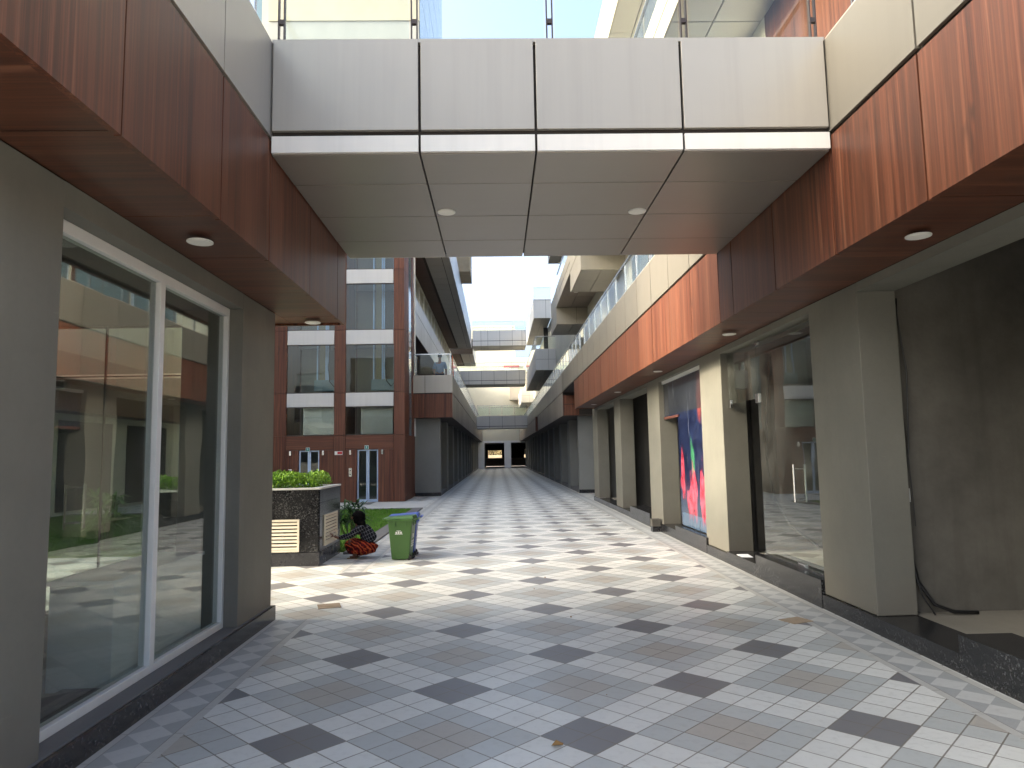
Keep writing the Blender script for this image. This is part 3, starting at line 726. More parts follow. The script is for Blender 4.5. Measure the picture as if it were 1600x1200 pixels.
# ------------------------------------------------------------------ lift tower
T = thing('lift_tower', 'red walnut and glass lift tower with white bands and two lift doors behind the lawn', 'tower', (-5.7, 27, 0))
TY = 25.5
XL0, XL1, XM0, XM1, XR0, XR1 = -8.04, -7.59, -5.88, -5.47, -3.73, -3.33
lev = [(2.40, 3.44), (3.93, 5.71), (6.23, 7.97), (8.49, 10.25), (10.77, 12.5), (13.0, 14.8)]
zc = [2.40, 3.93, 6.23, 8.49, 10.77, 13.0, 15.3]
for (a, b) in ((XL0, XL1), (XM0, XM1), (XR0, XR1)):
    part('wood_pier', panels(MB(), 1, TY, -1, [a, b], [0.005] + zc, .014, .25), 'wood_red', T)
dA, dB = (-5.055, -4.295), (-7.14, -6.40)
for (a, b, dd) in ((XM1, XR0, dA), (XL1, XM0, dB)):
    part('door_surround', panels(MB(), 1, TY + .01, -1, [a, dd[0]], [.005, 1.88], .01, .25), 'wood_red', T)
    part('door_surround', panels(MB(), 1, TY + .01, -1, [dd[1], b], [.005, 1.88], .01, .25), 'wood_red', T)
    part('door_lintel', panels(MB(), 1, TY + .01, -1, [a, b], [1.88, 2.40], .012, .25), 'wood_redx', T)
    dr = MB()
    m = (dd[0] + dd[1]) / 2
    for (p, q) in ((dd[0], m), (m, dd[1])):
        dr.box(p + .004, p + .055, TY + .1, TY + .14, .01, 1.87).box(q - .055, q - .004, TY + .1, TY + .14, .01, 1.87)
        dr.box(p + .055, q - .055, TY + .1, TY + .14, .01, .10).box(p + .055, q - .055, TY + .1, TY + .14, 1.83, 1.87)
    dr_o = part('lift_door', dr, 'alu', T)
    part('pane', MB().box(dd[0] + .05, dd[1] - .05, TY + .115, TY + .125, .1, 1.84), 'tower_glass', dr_o)
    part('door_back', MB().box(dd[0] - .3, dd[1] + .3, TY + 1.4, TY + 1.45, 0, 2.2), 'grey2', T)
    for i, (z0, z1) in enumerate(lev):
        fm = MB().box(a + .004, b - .004, TY + .05, TY + .09, z0 + .002, z0 + .03).box(a + .004, b - .004, TY + .05, TY + .09, z1 - .03, z1 - .002)
        k_ = a + (b - a) * (.28 if a < -6 else .22)
        fm.box(k_, k_ + .02, TY + .05, TY + .08, z0 + .03, z1 - .03)
        fo = part('window', fm, 'darkmetal', T)
        part('pane', MB().box(a + .004, b - .004, TY + .06, TY + .07, z0 + .03, z1 - .03), 'tower_glass', fo)
    for i in range(len(lev) - 1):
        part('white_band', MB().box(a + .01, b - .01, TY + .012, TY + .2, lev[i][1], lev[i + 1][0]), 'white_panel', T, bevel=.004)
    # shaft fittings behind the glass
    part('shaft_wall', MB().box(a - .05, b + .05, TY + 1.85, TY + 1.9, 2.3, 16), 'cream_panel', T)
    part('shaft_side', MB().box(a - .1, a - .02, TY + .3, TY + 1.85, 2.3, 16), 'wood_red', T)
    part('shaft_side', MB().box(b + .02, b + .1, TY + .3, TY + 1.85, 2.3, 16), 'darkroom', T)
    gx = a + (b - a) * .45
    rl = MB()
    for s_ in (0, .33, .40, .78): rl.box(gx + s_, gx + s_ + .05, TY + 1.2, TY + 1.26, 4.3, 16)
    part('guide_rail', rl, 'alu', T)
    part('counterweight', MB().box(gx - .04, gx + .84, TY + 1.0, TY + 1.2, 4.10, 4.52), 'counterweight', T, bevel=.01)
    part('shaft_panel', MB().box(gx + .1, gx + .3, TY + 1.3, TY + 1.34, 4.5, 16), 'yellowwin', T)
    part('shaft_cable', MB().ring_tube([(gx + .55, TY + 1.0, 5.9), (gx + .5, TY + .98, 5.0), (gx + .55, TY + .95, 4.45), (gx + .72, TY + .95, 4.25), (gx + .86, TY + .97, 4.4), (gx + .86, TY + 1.0, 4.9)], .02, 8), 'cable', T)
    part('lift_car', MB().box(a + .45, b - .12, TY + .6, TY + 1.8, 2.42, 3.6), 'steel', T)
    part('shaft_beam', MB().box(a, b, TY + 1.5, TY + 1.8, 3.5, 3.9).box(a, b, TY + 1.5, TY + 1.8, 5.8, 6.2).box(a, b, TY + 1.5, TY + 1.8, 8.05, 8.45), 'grey2', T)
side = MB(); panels(side, 0, XR1, 1, [TY + .26, TY + 1.25], [.005] + zc, .014, .06); panels(side, 0, XR1, 1, [TY + 2.2, TY + 3.4], [.005] + zc, .014, .06)
part('side_cladding', side, 'wood_red', T)
part('side_glazing', MB().box(XR1 - .03, XR1 - .015, TY + 1.25, TY + 2.2, 2.4, 15.2), 'facade_glass', T)
part('side_base', MB().box(XR1 - .03, XR1 - .004, TY + 1.26, TY + 2.2, 0, 2.39), 'wood_red', T)
part('corner_post', MB().box(XR1 + .001, XR1 + .05, TY + 2.9, TY + 3.05, 2.4, 15.2), 'white_frame', T)
part('tower_body', MB().box(XL0, XR1 - .08, TY + 2.0, TY + 3.4, 0, 15.4), 'grey2', T)
part('tower_back', MB().box(XL0 - .2, XL0, TY + .01, TY + 3.4, 0, 15.4), 'wood_red', T)
part('tower_roof', MB().box(XL0 - .2, XR1, TY + .02, TY + 3.4, 15.401, 15.7), 'white_panel', T)
for (cx_, z_) in ((-4.70, 1.955), (-6.80, 1.91)):
    s_ = part('lift_sign', MB().box(cx_ - .07, cx_ + .07, TY - .012, TY + .008, z_ - .07, z_ + .07), 'decal', T)
    part('sign_face', MB().box(cx_ - .058, cx_ + .058, TY - .016, TY - .0125, z_ - .058, z_ + .058), 'sign_teal', s_)
    part('sign_symbol', MB().box(cx_ - .008, cx_ + .008, TY - .019, TY - .0165, z_ - .035, z_ + .02).quad((cx_ - .03, TY - .0175, z_ + .012), (cx_ + .03, TY - .0175, z_ + .012), (cx_, TY - .0175, z_ + .042)), 'decal', s_)
s_ = part('fire_notice', MB().box(-5.84, -5.56, TY - .014, TY - .001, 1.70, 1.83), 'decal', T)
part('notice_face', MB().box(-5.74, -5.57, TY - .018, TY - .0145, 1.725, 1.815), 'sign_red', s_)
for cx_ in (-5.28, -4.14, -7.42, -6.25):
    part('wall_light', MB().box(cx_ - .04, cx_ + .04, TY - .05, TY + .008, 1.70, 1.86), 'steel', T, bevel=.008)
for cx_ in (-5.28, -7.42):
    cp = part('call_panel', MB().box(cx_ - .055, cx_ + .055, TY - .012, TY + .008, .92, 1.22), 'steel', T)
    part('call_button', MB().box(cx_ - .02, cx_ + .02, TY - .016, TY - .0125, 1.12, 1.16).box(cx_ - .02, cx_ + .02, TY - .016, TY - .0125, .98, 1.02), 'cable', cp)

# tall block behind the tower
H = thing('office_block', 'tall cream and grey office block rising above the lift tower over the footbridge', 'building', (-7, 38, 0))
part('block_wall', MB().box(-10.6, -3.33, 31.0, 45, 12.4, 40), 'block_grey', H)
part('cream_band', MB().box(-10.2, -3.3, 30.7, 30.999, 21.6, 22.7), 'block_cream', H)
part('grey_band', MB().box(-10.2, -3.32, 30.75, 30.999, 20.0, 21.599).box(-9.2, -3.32, 30.75, 30.999, 22.701, 24.6), 'block_grey', H)
sg_ = MB(); panels(sg_, 0, -3.3, 1, [31, 33.4, 35.8, 38.2, 40.6, 45], [12.4 + 2.2 * i for i in range(13)], .05, .029); part('side_glazing', sg_, 'facade_glass', H)
H2 = thing('office_block', 'distant blue glass office block seen over the left parapet', 'building', (-19, 52, 0))
part('glass_wall', MB().box(-24, -15.2, 46, 60, 0, 42), 'facade_glass', H2)
part('blue_glass', MB().box(-15.2, -13.2, 48, 60, 0, 42), 'sky_glass', H2)
part('white_wall', MB().box(-15.9, -12.9, 45.0, 45.6, 0, 30.4), 'block_cream', H2)

# ------------------------------------------------------------------ left far shop building (C)
E_ = thing('shop_building', 'left shop building beyond the lift tower with grey colonnade and a glass railed terrace', 'building', (-5, 55, 0))
part('end_wall', MB().box(-9.0, -2.30, 28.57, 28.9, 0, ZS - .003), 'grey2', E_, bevel=.006)
part('end_skirting', MB().box(-3.5, -2.28, 28.55, 28.569, 0, .14), 'granite', E_)
y = 28.9
while y < 82:
    a, b = y + 3.2, min(y + 4.3, 83.9)
    part('pillar', MB().box(-2.9, -2.30, a, b, 0, ZS - .003), 'grey2', E_)
    part('room_partition', MB().box(-6.0, -2.9, a + .4, a + .55, 0, ZS - .003), 'darkroom', E_)
    part('shop_step', MB().box(-2.9, -2.305, y, a, 0, .14), 'kerb', E_)
    y += 4.3
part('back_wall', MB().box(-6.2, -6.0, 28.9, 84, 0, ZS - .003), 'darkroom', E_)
CX = -1.76
part('soffit', MB().box(-6.0, CX - .04, 28.1, 83.9, ZS, ZS + .03), 'gapsoft', E_)
sE = frange(28.06, 83.9, 1.2)
part('end_fascia', panels(MB(), 1, 28.06, -1, [-4.6, -2.86, CX], [ZS - .01, ZG + .03], .02, .03), 'wood_red', E_)
part('end_parapet', panels(MB(), 1, 28.06, -1, [-4.6, -2.86, CX], [ZG + .05, ZT], .02, .03), 'silver', E_)
part('fascia', panels(MB(), 0, CX, 1, sE, [ZS - .01, ZG + .03], .022, .03), 'taupe', E_)
part('parapet', panels(MB(), 0, CX, 1, sE, [ZG + .05, ZT], .022, .03), 'silver', E_)
part('floor_slab', MB().box(-9, CX - .036, 28.1, 83.9, ZS + .035, ZG + .02), 'gap', E_)
part('parapet_core', MB().box(-4.6, CX - .036, 28.1, 28.2, ZG + .02, ZT - .01).box(CX - .14, CX - .036, 28.2, 83.9, ZG + .02, ZT - .01), 'gap', E_)
railing(E_, (-4.6, 28.14), (CX - .08, 28.14), ZT, 5.66, 1.2)
railing(E_, (CX - .08, 28.14), (CX - .08, 83.9), ZT, 5.66, 1.2)
part('terrace_wall', MB().box(-5.4, -5.2, 28.9, 83.9, ZG + .02, 6.95), 'cream', E_)
for i in range(10):
    yy = 29.6 + i * 2.6
    dd = part('terrace_door', MB().box(-5.199, -5.15, yy, yy + 1.5, ZG + .03, 6.3), 'white_frame', E_)
    part('pane', MB().box(-5.149, -5.14, yy + .1, yy + 1.4, ZG + .1, 6.2), 'facade_glass', dd)
part('terrace_side_wall', MB().box(-5.2, -4.6, 28.92, 29.1, ZG + .02, 6.95), 'cream', E_)
LX = -3.5
part('upper_soffit', panels(MB(), 2, 6.95, -1, [-5.3, LX - .03], frange(29.0, 83.9, 2.4), .02, .03), 'wood_v', E_)
strip(E_, LX, frange(29.0, 83.9, 1.3), 6.9, 7.92, 8.6, 'white_panel', 1)
part('upper_slab', MB().box(-9, LX - .035, 29.0, 83.9, 6.985, 8.55), 'gapsoft', E_)
part('upper_end', panels(MB(), 1, 28.98, -1, [-5.3, LX], [6.9, 8.6], .02, .03), 'wood_red', E_)
part('upper_wall', MB().box(-9, -3.95, 29, 83.9, 8.551, 10.6), 'cream', E_)
for i in range(24):
    yy = 29.6 + i * 2.2
    wf = part('upper_window', MB().box(-3.949, -3.92, yy, yy + 1.5, 8.7, 10.4), 'white_frame', E_)
    part('pane', MB().box(-3.919, -3.91, yy + .08, yy + 1.42, 8.78, 10.32), 'yellowwin', wf)
for (y0, y1) in ((29.0, 59.0), (62.6, 71.0)):
    part('roof_soffit', panels(MB(), 2, 10.62, -1, [-4.2, -3.30], frange(y0, y1, 3.0), .02, .03), 'wood_x', E_)
    part('roof_soffit', panels(MB(), 2, 10.6, -1, [-3.18, -2.42, -2.06], frange(y0, y1, 1.25), .03, .03), 'silver_soffit', E_)
    part('roof_slab', MB().box(-9, -2.09, y0 + .04, y1 - .04, 10.66, 12.0), 'gapsoft', E_)
    part('roof_fascia', panels(MB(), 0, -2.05, 1, frange(y0, y1, 1.3), [10.57, 12.2], .014, .035), 'white_panel', E_)
    part('roof_end', panels(MB(), 1, y1, 1, [-9, -7, -5, -3.5, -2.09], [10.57, 12.2], .014, .035), 'white_panel', E_)
part('roof_room', MB().box(-6, -1.43, 40, 43.0, 12.21, 17), 'sand', E_)  # cream room, with the sun's warmth put into its colour

# ------------------------------------------------------------------ far footbridges and end building
xsf = [FL - .05, -.75, .3, 1.3, 2.2, FR - .003]
footbridge('lowest of the three distant footbridges, joining the first floors of the colonnades', CX + .003, FR - .003, 61, 64, 3.88, 4.05, 4.95, [CX + .003, -.65, .45, 1.55, FR - .003], [61.02, 62.5, 63.98], 5.85, (), detail=False, mat='silver_far')
footbridge('middle of the three distant footbridges, with glass railing before the cream end wall', LX + .003, UX, 61.1, 64, 7.72, 8.05, 8.93, [LX + .003, -2.4, -1.3, -.2, .9, 2.0, UX], [61.12, 62.5, 63.98], 9.6, (), detail=False, mat='silver_far')
footbridge('topmost of the three distant footbridges, outlined against the sky', -2.045, 2.66, 61.1, 64, 11.1, 11.55, 12.48, [-2.045, -1.3, -.7, .35, 1.45, 2.3, 2.66], [61.12, 62.5, 63.98], 13.25, (), detail=False, mat='silver_far')
F = thing('end_building', 'cream rendered building closing the far end of the paved arcade with two dark openings', 'building', (0, 90, 0))
ew = MB()
ew.box(-14, -1.56, 84, 84.4, 0, 3.25).box(.80, 1.60, 84, 84.4, 0, 3.25).box(4.2, 14, 84, 84.4, 0, 3.25).box(-1.56, .80, 84.001, 84.4, 3.0, 3.25).box(1.60, 4.2, 84.001, 84.4, 3.0, 3.25)
part('lower_wall', ew, 'offwhite', F)
part('upper_wall', MB().box(-14, 2.3, 83.98, 84.4, 3.25, 17.1).box(2.3, 14, 83.98, 84.4, 3.25, 13.2), 'cream', F)
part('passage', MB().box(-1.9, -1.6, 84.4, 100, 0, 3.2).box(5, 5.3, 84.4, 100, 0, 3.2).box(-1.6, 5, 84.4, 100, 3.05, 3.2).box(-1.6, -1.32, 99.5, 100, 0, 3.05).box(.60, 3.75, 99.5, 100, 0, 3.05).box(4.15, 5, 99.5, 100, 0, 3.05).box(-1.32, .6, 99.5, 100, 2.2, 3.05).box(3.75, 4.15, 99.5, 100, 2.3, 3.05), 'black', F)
part('low_wall', MB().box(-1.6, 5, 99, 99.2, 0, 1.15), 'taupe', F)
part('wall_box', MB().box(1.55, 2.75, 82.6, 83.979, 8.0, 9.6), 'silver', F)
part('wall_window', MB().box(1.0, 2.6, 83.9, 83.979, 9.75, 12.0), 'offwhite', F)
part('window_head', MB().box(.9, 2.75, 83.7, 83.979, 12.0, 12.2), 'sign_red', F)
part('opening_frame', MB().box(-1.62, -1.561, 83.96, 84.02, 0, 3.06).box(.801, .86, 83.96, 84.02, 0, 3.06), 'offwhite', F)
mesh_thing('boundary_wall', MB().box(-20, 20, 112, 112.3, -.05, 1.55), 'sand', 'sunlit sandy boundary wall seen through the far passage', 'wall', (0, 112, 0))
def far_tree(x, y, h, label):
    t = thing('tree', label, 'tree', (x, y, -.05), 'dry trees beyond the far passage')
    part('trunk', MB().ring_tube([(x, y, -.05), (x + .1, y, h * .4), (x - .1, y, h * .75)], [.2, .14, .06], 8).ring_tube([(x + .1, y, h * .4), (x + .9, y, h * .7)], [.1, .04], 6).ring_tube([(x + .05, y, h * .5), (x - .9, y, h * .8)], [.09, .03], 6), 'bark', t)
    f = MB()
    for _ in range(1400):
        d = Vector((random.gauss(0, 1), random.gauss(0, 1), random.gauss(0, .7))); d = d.normalized() * random.random() ** .4
        c = Vector((x, y, h * .68)) + Vector((d.x * h * .5, d.y * h * .5, d.z * h * .45))
        a, b = Vector((random.gauss(0, 1), random.gauss(0, 1), random.gauss(0, 1))).normalized(), Vector((random.gauss(0, 1), random.gauss(0, 1), random.gauss(0, 1))).normalized()
        f.quad(c - a * .12, c + b * .07, c + a * .12, c - b * .07)
    part('crown', f, 'leaf_dry', t)
far_tree(-1.6, 122, 4.6, 'dry brown tree filling the left of the far passage opening')
far_tree(1.2, 128, 4.2, 'dry brown tree on the right of the far passage opening')

# ------------------------------------------------------------------ out-of-view blocks added on the left to keep sun off the arcade
Wb = thing('court_building', 'cream building across the lawn court behind the shop', 'building', (-17, 19, 0))
part('court_wall', MB().box(-26, -13.4, 11.0, 30, 0, 16.0), 'cream', Wb)
part('court_fascia', MB().box(-13.4, -12.6, 11.0, 30, ZS, ZG), 'wood_v', Wb)
part('court_parapet', MB().box(-13.39, -12.58, 10.98, 30, ZG + .02, ZT), 'silver', Wb)
for i in range(4):
    part('court_opening', MB().box(-13.4, -13.37, 13.8 + i * 4, 16.8 + i * 4, .1, 2.9), 'darkroom', Wb)
footbridge('shaded court footbridge running behind the shop', -10.6, -9.2, 7.95, 14.0, 3.45, 3.7, 5.4, [-10.6, -9.9, -9.2], [7.97, 10.5, 13.98], 6.0, (), detail=False, mat='silver_far')  # added span, placed to cut the sunbeam between floor and pillar

# ------------------------------------------------------------------ planter and hedge
P = thing('planter', 'black granite planter box with cream louvred vents and a pale coping', 'planter', (-4, 11.5, 0))
PY0, PY1, PX0, PX1 = 10.83, 12.22, -5.3, -2.70
part('body', panels(panels(MB(), 1, PY0, -1, [PX0, -3.38, PX1 - .02], [.20, .72, 1.13], .004, .03, .0005), 0, PX1, 1, [PY0 + .02, PY1], [.2, .72, .93, 1.13], .004, .03, .0005).box(PX0, PX1 - .035, PY0 + .034, PY1, .0, 1.12), 'granite', P)
part('base_course', MB().box(PX0, PX1 + .004, PY0 - .012, PY1 + .002, 0, .197), 'granite2', P, bevel=.003)
part('coping', MB().box(PX0 - .01, PX1 + .012, PY0 - .014, PY0 + .13, 1.131, 1.158).box(PX1 - .13, PX1 + .012, PY0 + .13, PY1 + .01, 1.131, 1.158).box(PX0 - .01, PX1 - .13, PY1 - .12, PY1 + .01, 1.131, 1.158).box(PX0 - .01, PX0 + .12, PY0 + .13, PY1 - .12, 1.131, 1.158), 'path', P, bevel=.004)
def louvre(parent, ax, a0, a1, pos, z0, z1, sg):
    f = MB(); w = .03
    def bx(u0, u1, d0, d1, za, zb):
        if ax == 1: f.box(u0, u1, pos + sg * d0, pos + sg * d1, za, zb)
        else: f.box(pos + sg * d0, pos + sg * d1, u0, u1, za, zb)
    bx(a0, a1, .001, .022, z0, z0 + w); bx(a0, a1, .001, .022, z1 - w, z1); bx(a0, a0 + w, .001, .022, z0 + w, z1 - w); bx(a1 - w, a1, .001, .022, z0 + w, z1 - w)
    fo = part('louvre_vent', f, 'louvre', parent)
    s = MB(); n = 8; hgt = (z1 - z0 - 2 * w) / n
    for i in range(n):
        zb = z0 + w + i * hgt
        lo, hi = .018, .002
        if ax == 1:
            s.hexa([(a0 + w, pos + sg * .002, zb + hgt * .55), (a1 - w, pos + sg * .002, zb + hgt * .55), (a1 - w, pos + sg * .018, zb + .004), (a0 + w, pos + sg * .018, zb + .004)],
                   [(a0 + w, pos + sg * .002, zb + hgt * .75), (a1 - w, pos + sg * .002, zb + hgt * .75), (a1 - w, pos + sg * .018, zb + hgt * .35), (a0 + w, pos + sg * .018, zb + hgt * .35)])
        else:
            s.hexa([(pos + sg * .002, a0 + w, zb + hgt * .55), (pos + sg * .002, a1 - w, zb + hgt * .55), (pos + sg * .018, a1 - w, zb + .004), (pos + sg * .018, a0 + w, zb + .004)],
                   [(pos + sg * .002, a0 + w, zb + hgt * .75), (pos + sg * .002, a1 - w, zb + hgt * .75), (pos + sg * .018, a1 - w, zb + hgt * .35), (pos + sg * .018, a0 + w, zb + hgt * .35)])
    part('slats', s, 'louvre', fo)
louvre(P, 1, -3.62, -3.0, PY0, .21, .69, -1)
louvre(P, 0, 11.09, 11.95, PX1, .26, .73, 1)
part('soil', MB().box(PX0 + .1, PX1 - .1, PY0 + .1, PY1 - .1, 1.121, 1.135), 'soil', P)
hb = MB(); hb2 = MB()
for i in range(13000):
    x = random.uniform(PX0 + .06, PX1 - .12); y_ = random.uniform(PY0 + .10, PY1 - .08)
    top = 1.36 + .035 * math.sin(x * 9 + y_ * 5) + .03 * math.sin(x * 23 + 1) * math.cos(y_ * 17)
    ex = min((PX1 - .12 - x) / .12, 1); ex = max(ex, .0)
    top -= .10 * (1 - ex) ** 2
    z_ = 1.13 + (top - 1.13) * random.random() ** .45
    a = Vector((random.gauss(0, 1), random.gauss(0, 1), random.gauss(.5, .7))).normalized(); b_ = a.cross(Vector((random.gauss(0, 1), random.gauss(0, 1), random.gauss(0, 1)))).normalized()
    L, w = random.uniform(.018, .034), random.uniform(.007, .013); c = Vector((x, y_, z_))
    (hb if random.random() < .68 else hb2).quad(c - a * L, c + b_ * w, c + a * L, c - b_ * w)
hd_ = thing('hedge', 'clipped bright green hedge growing in the black granite planter', 'hedge', (-4, 11.5, 1.13))
part('new_leaves', hb, 'leaf_bright', hd_); part('old_leaves', hb2, 'leaf_mid', hd_)

def palm(x, y, h, label, n=7, seed=1, mat='leaf_dark'):
    rnd = random.Random(seed)
    t = thing('palm_plant', label, 'plant', (x, y, .02), 'fan leaved plants around the lawn')
    st_ = MB(); lf = MB()
    for i in range(n):
        a = rnd.uniform(0, 2 * PI); r = rnd.uniform(.02, .16); hh_ = h * rnd.uniform(.45, .95)
        b0 = Vector((x + r * .4 * math.cos(a), y + r * .4 * math.sin(a), .02)); tp = Vector((x + r * 1.6 * math.cos(a), y + r * 1.6 * math.sin(a), hh_))
        st_.ring_tube([b0, (b0 + tp) / 2 + Vector((0, 0, .03)), tp], [.009, .007, .005], 6)
        nl = rnd.randint(9, 13)
        for k_ in range(nl):
            az = 2 * PI * k_ / nl + rnd.uniform(-.2, .2); el = rnd.uniform(-.25, .75)
            d = Vector((math.cos(az) * math.cos(el), math.sin(az) * math.cos(el), math.sin(el)))
            L = rnd.uniform(.2, .36) * (h / .75); sd = d.cross(Vector((0, 0, 1))).normalized() * .021
            mid = tp + d * L * .5 + Vector((0, 0, .02)); end = tp + d * L - Vector((0, 0, L * .22))
            lf.quad(tp - sd * .3, tp + sd * .3, mid + sd, mid - sd); lf.quad(mid - sd, mid + sd, end)
    part('stems', st_, 'stem', t); part('leaves', lf, mat, t)
palm(-2.62, 12.75, .84, 'dark spiky fan palm behind the corner of the black planter', 14, 3)
palm(-6.9, 12.75, 1.15, 'taller fan palm past the planter, seen through the shop window', 16, 5, 'leaf_palm')
palm(-8.3, 12.75, .9, 'lower fan palm furthest from the planter, seen at the edge of the shop window', 10, 8, 'leaf_palm')

# ------------------------------------------------------------------ wheelie bins
def wheelie_bin(name_label, mat, x, y, rz, group):
    t = thing('wheelie_bin', name_label, 'bin', (x, y, 0), group)
    t.rotation_euler = (0, 0, rz)
    # local: lid lip towards -x, wheels at +x, width along y
    b = MB()
    b.hexa([(-.145, -.15, .01), (.13, -.15, .01), (.13, .15, .01), (-.145, .15, .01)], [(-.20, -.19, .62), (.19, -.19, .62), (.19, .19, .62), (-.20, .19, .62)])
    part('body', b, mat, t, bevel=.018, local=True)
    part('rim', MB().box(-.215, .20, -.205, .205, .605, .632), mat, t, bevel=.006, local=True)
    ld = MB().hexa([(-.285, -.20, .634), (.215, -.20, .634), (.215, .20, .634), (-.285, .20, .634)], [(-.275, -.185, .650), (.19, -.17, .682), (.19, .17, .682), (-.275, .185, .650)])
    lid = part('lid', ld, mat, t, bevel=.01, local=True)
    part('handle', MB().ring_tube([(.20, -.16, .60), (.255, -.16, .625), (.255, .16, .625), (.20, .16, .60)], .013, 8), mat, t, local=True, smooth=True)
    for yy in (-.13, .13):
        wh = MB().ring_tube([(.125, yy - .02, .042), (.125, yy + .02, .042)], .042, 18)
        part('wheel', wh, 'rubber', t, local=True)
    part('pedal', MB().box(.13, .19, -.06, .06, .02, .04), 'rubber', t, local=True)
    rb = MB()
    for s_ in (-1, 1):
        for xx in (-.10, .06): rb.box(xx, xx + .02, s_ * .188, s_ * .20, .53, .60)
    rb.box(.186, .2, -.12, -.10, .53, .60).box(.186, .2, .10, .12, .53, .60)
    part('rib', rb, mat, t, local=True)
    # printed emblem on the long side and on the wheel side
    dm = MB()
    def dq(x0, x1, z0, z1):
        f_ = lambda z: -.1515 - .04 * (z / .61) * 1.0 - .0035
        dm.hexa([(x0, f_(z0), z0), (x1, f_(z0), z0), (x1, f_(z0) + .002, z0), (x0, f_(z0) + .002, z0)], [(x0, f_(z1), z1), (x1, f_(z1), z1), (x1, f_(z1) + .002, z1), (x0, f_(z1) + .002, z1)])
    for (x0, x1, z0, z1) in ((-.085, .035, .40, .409), (-.075, -.05, .412, .44), (-.04, -.015, .412, .448), (-.005, .025, .412, .442), (-.06, .01, .452, .459)): dq(x0, x1, z0, z1)
    def dx_(y0, y1, z0, z1):
        f_ = lambda z: .131 + .06 * (z / .61) + .004
        dm.hexa([(f_(z0), y0, z0), (f_(z0), y1, z0), (f_(z0) - .002, y1, z0), (f_(z0) - .002, y0, z0)], [(f_(z1), y0, z1), (f_(z1), y1, z1), (f_(z1) - .002, y1, z1), (f_(z1) - .002, y0, z1)])
    for z0 in (.20, .235, .27): 
        for q in range(4): dx_(-.10 + q * .052, -.062 + q * .052, z0, z0 + .022)
    dx_(-.09, .09, .335, .342); dx_(-.06, -.02, .35, .40); dx_(.0, .05, .35, .39)
    part('print', dm, 'decal', t, local=True)
    return t
wheelie_bin('green plastic wheelie bin with white print, in front of the blue one', 'binGreen', -1.525, 11.36, R(-3), 'pair of wheelie bins')
wheelie_bin('blue plastic wheelie bin mostly hidden behind the green one', 'binBlue', -1.515, 11.80, R(2), 'pair of wheelie bins')

# ------------------------------------------------------------------ people
def skin_chain(name, verts, edges, rads, mat, parent, root=0, lvl=2):
    me = bpy.data.meshes.new(name)
    off = wloc(parent)
    me.from_pydata([tuple(Vector(v) - off) for v in verts], edges, [])
    o = bpy.data.objects.new(name, me); C.objects.link(o); o.parent = parent
    s = o.modifiers.new('skin', 'SKIN'); s.use_smooth_shade = True
    for i, d in enumerate(me.skin_vertices[0].data):
        r = rads[i]; d.radius = (r, r) if not hasattr(r, '__len__') else r
        d.use_root = (i == root)
    ss = o.modifiers.new('sub', 'SUBSURF'); ss.levels = lvl; ss.render_levels = lvl
    me.materials.append(M[mat])
    return o

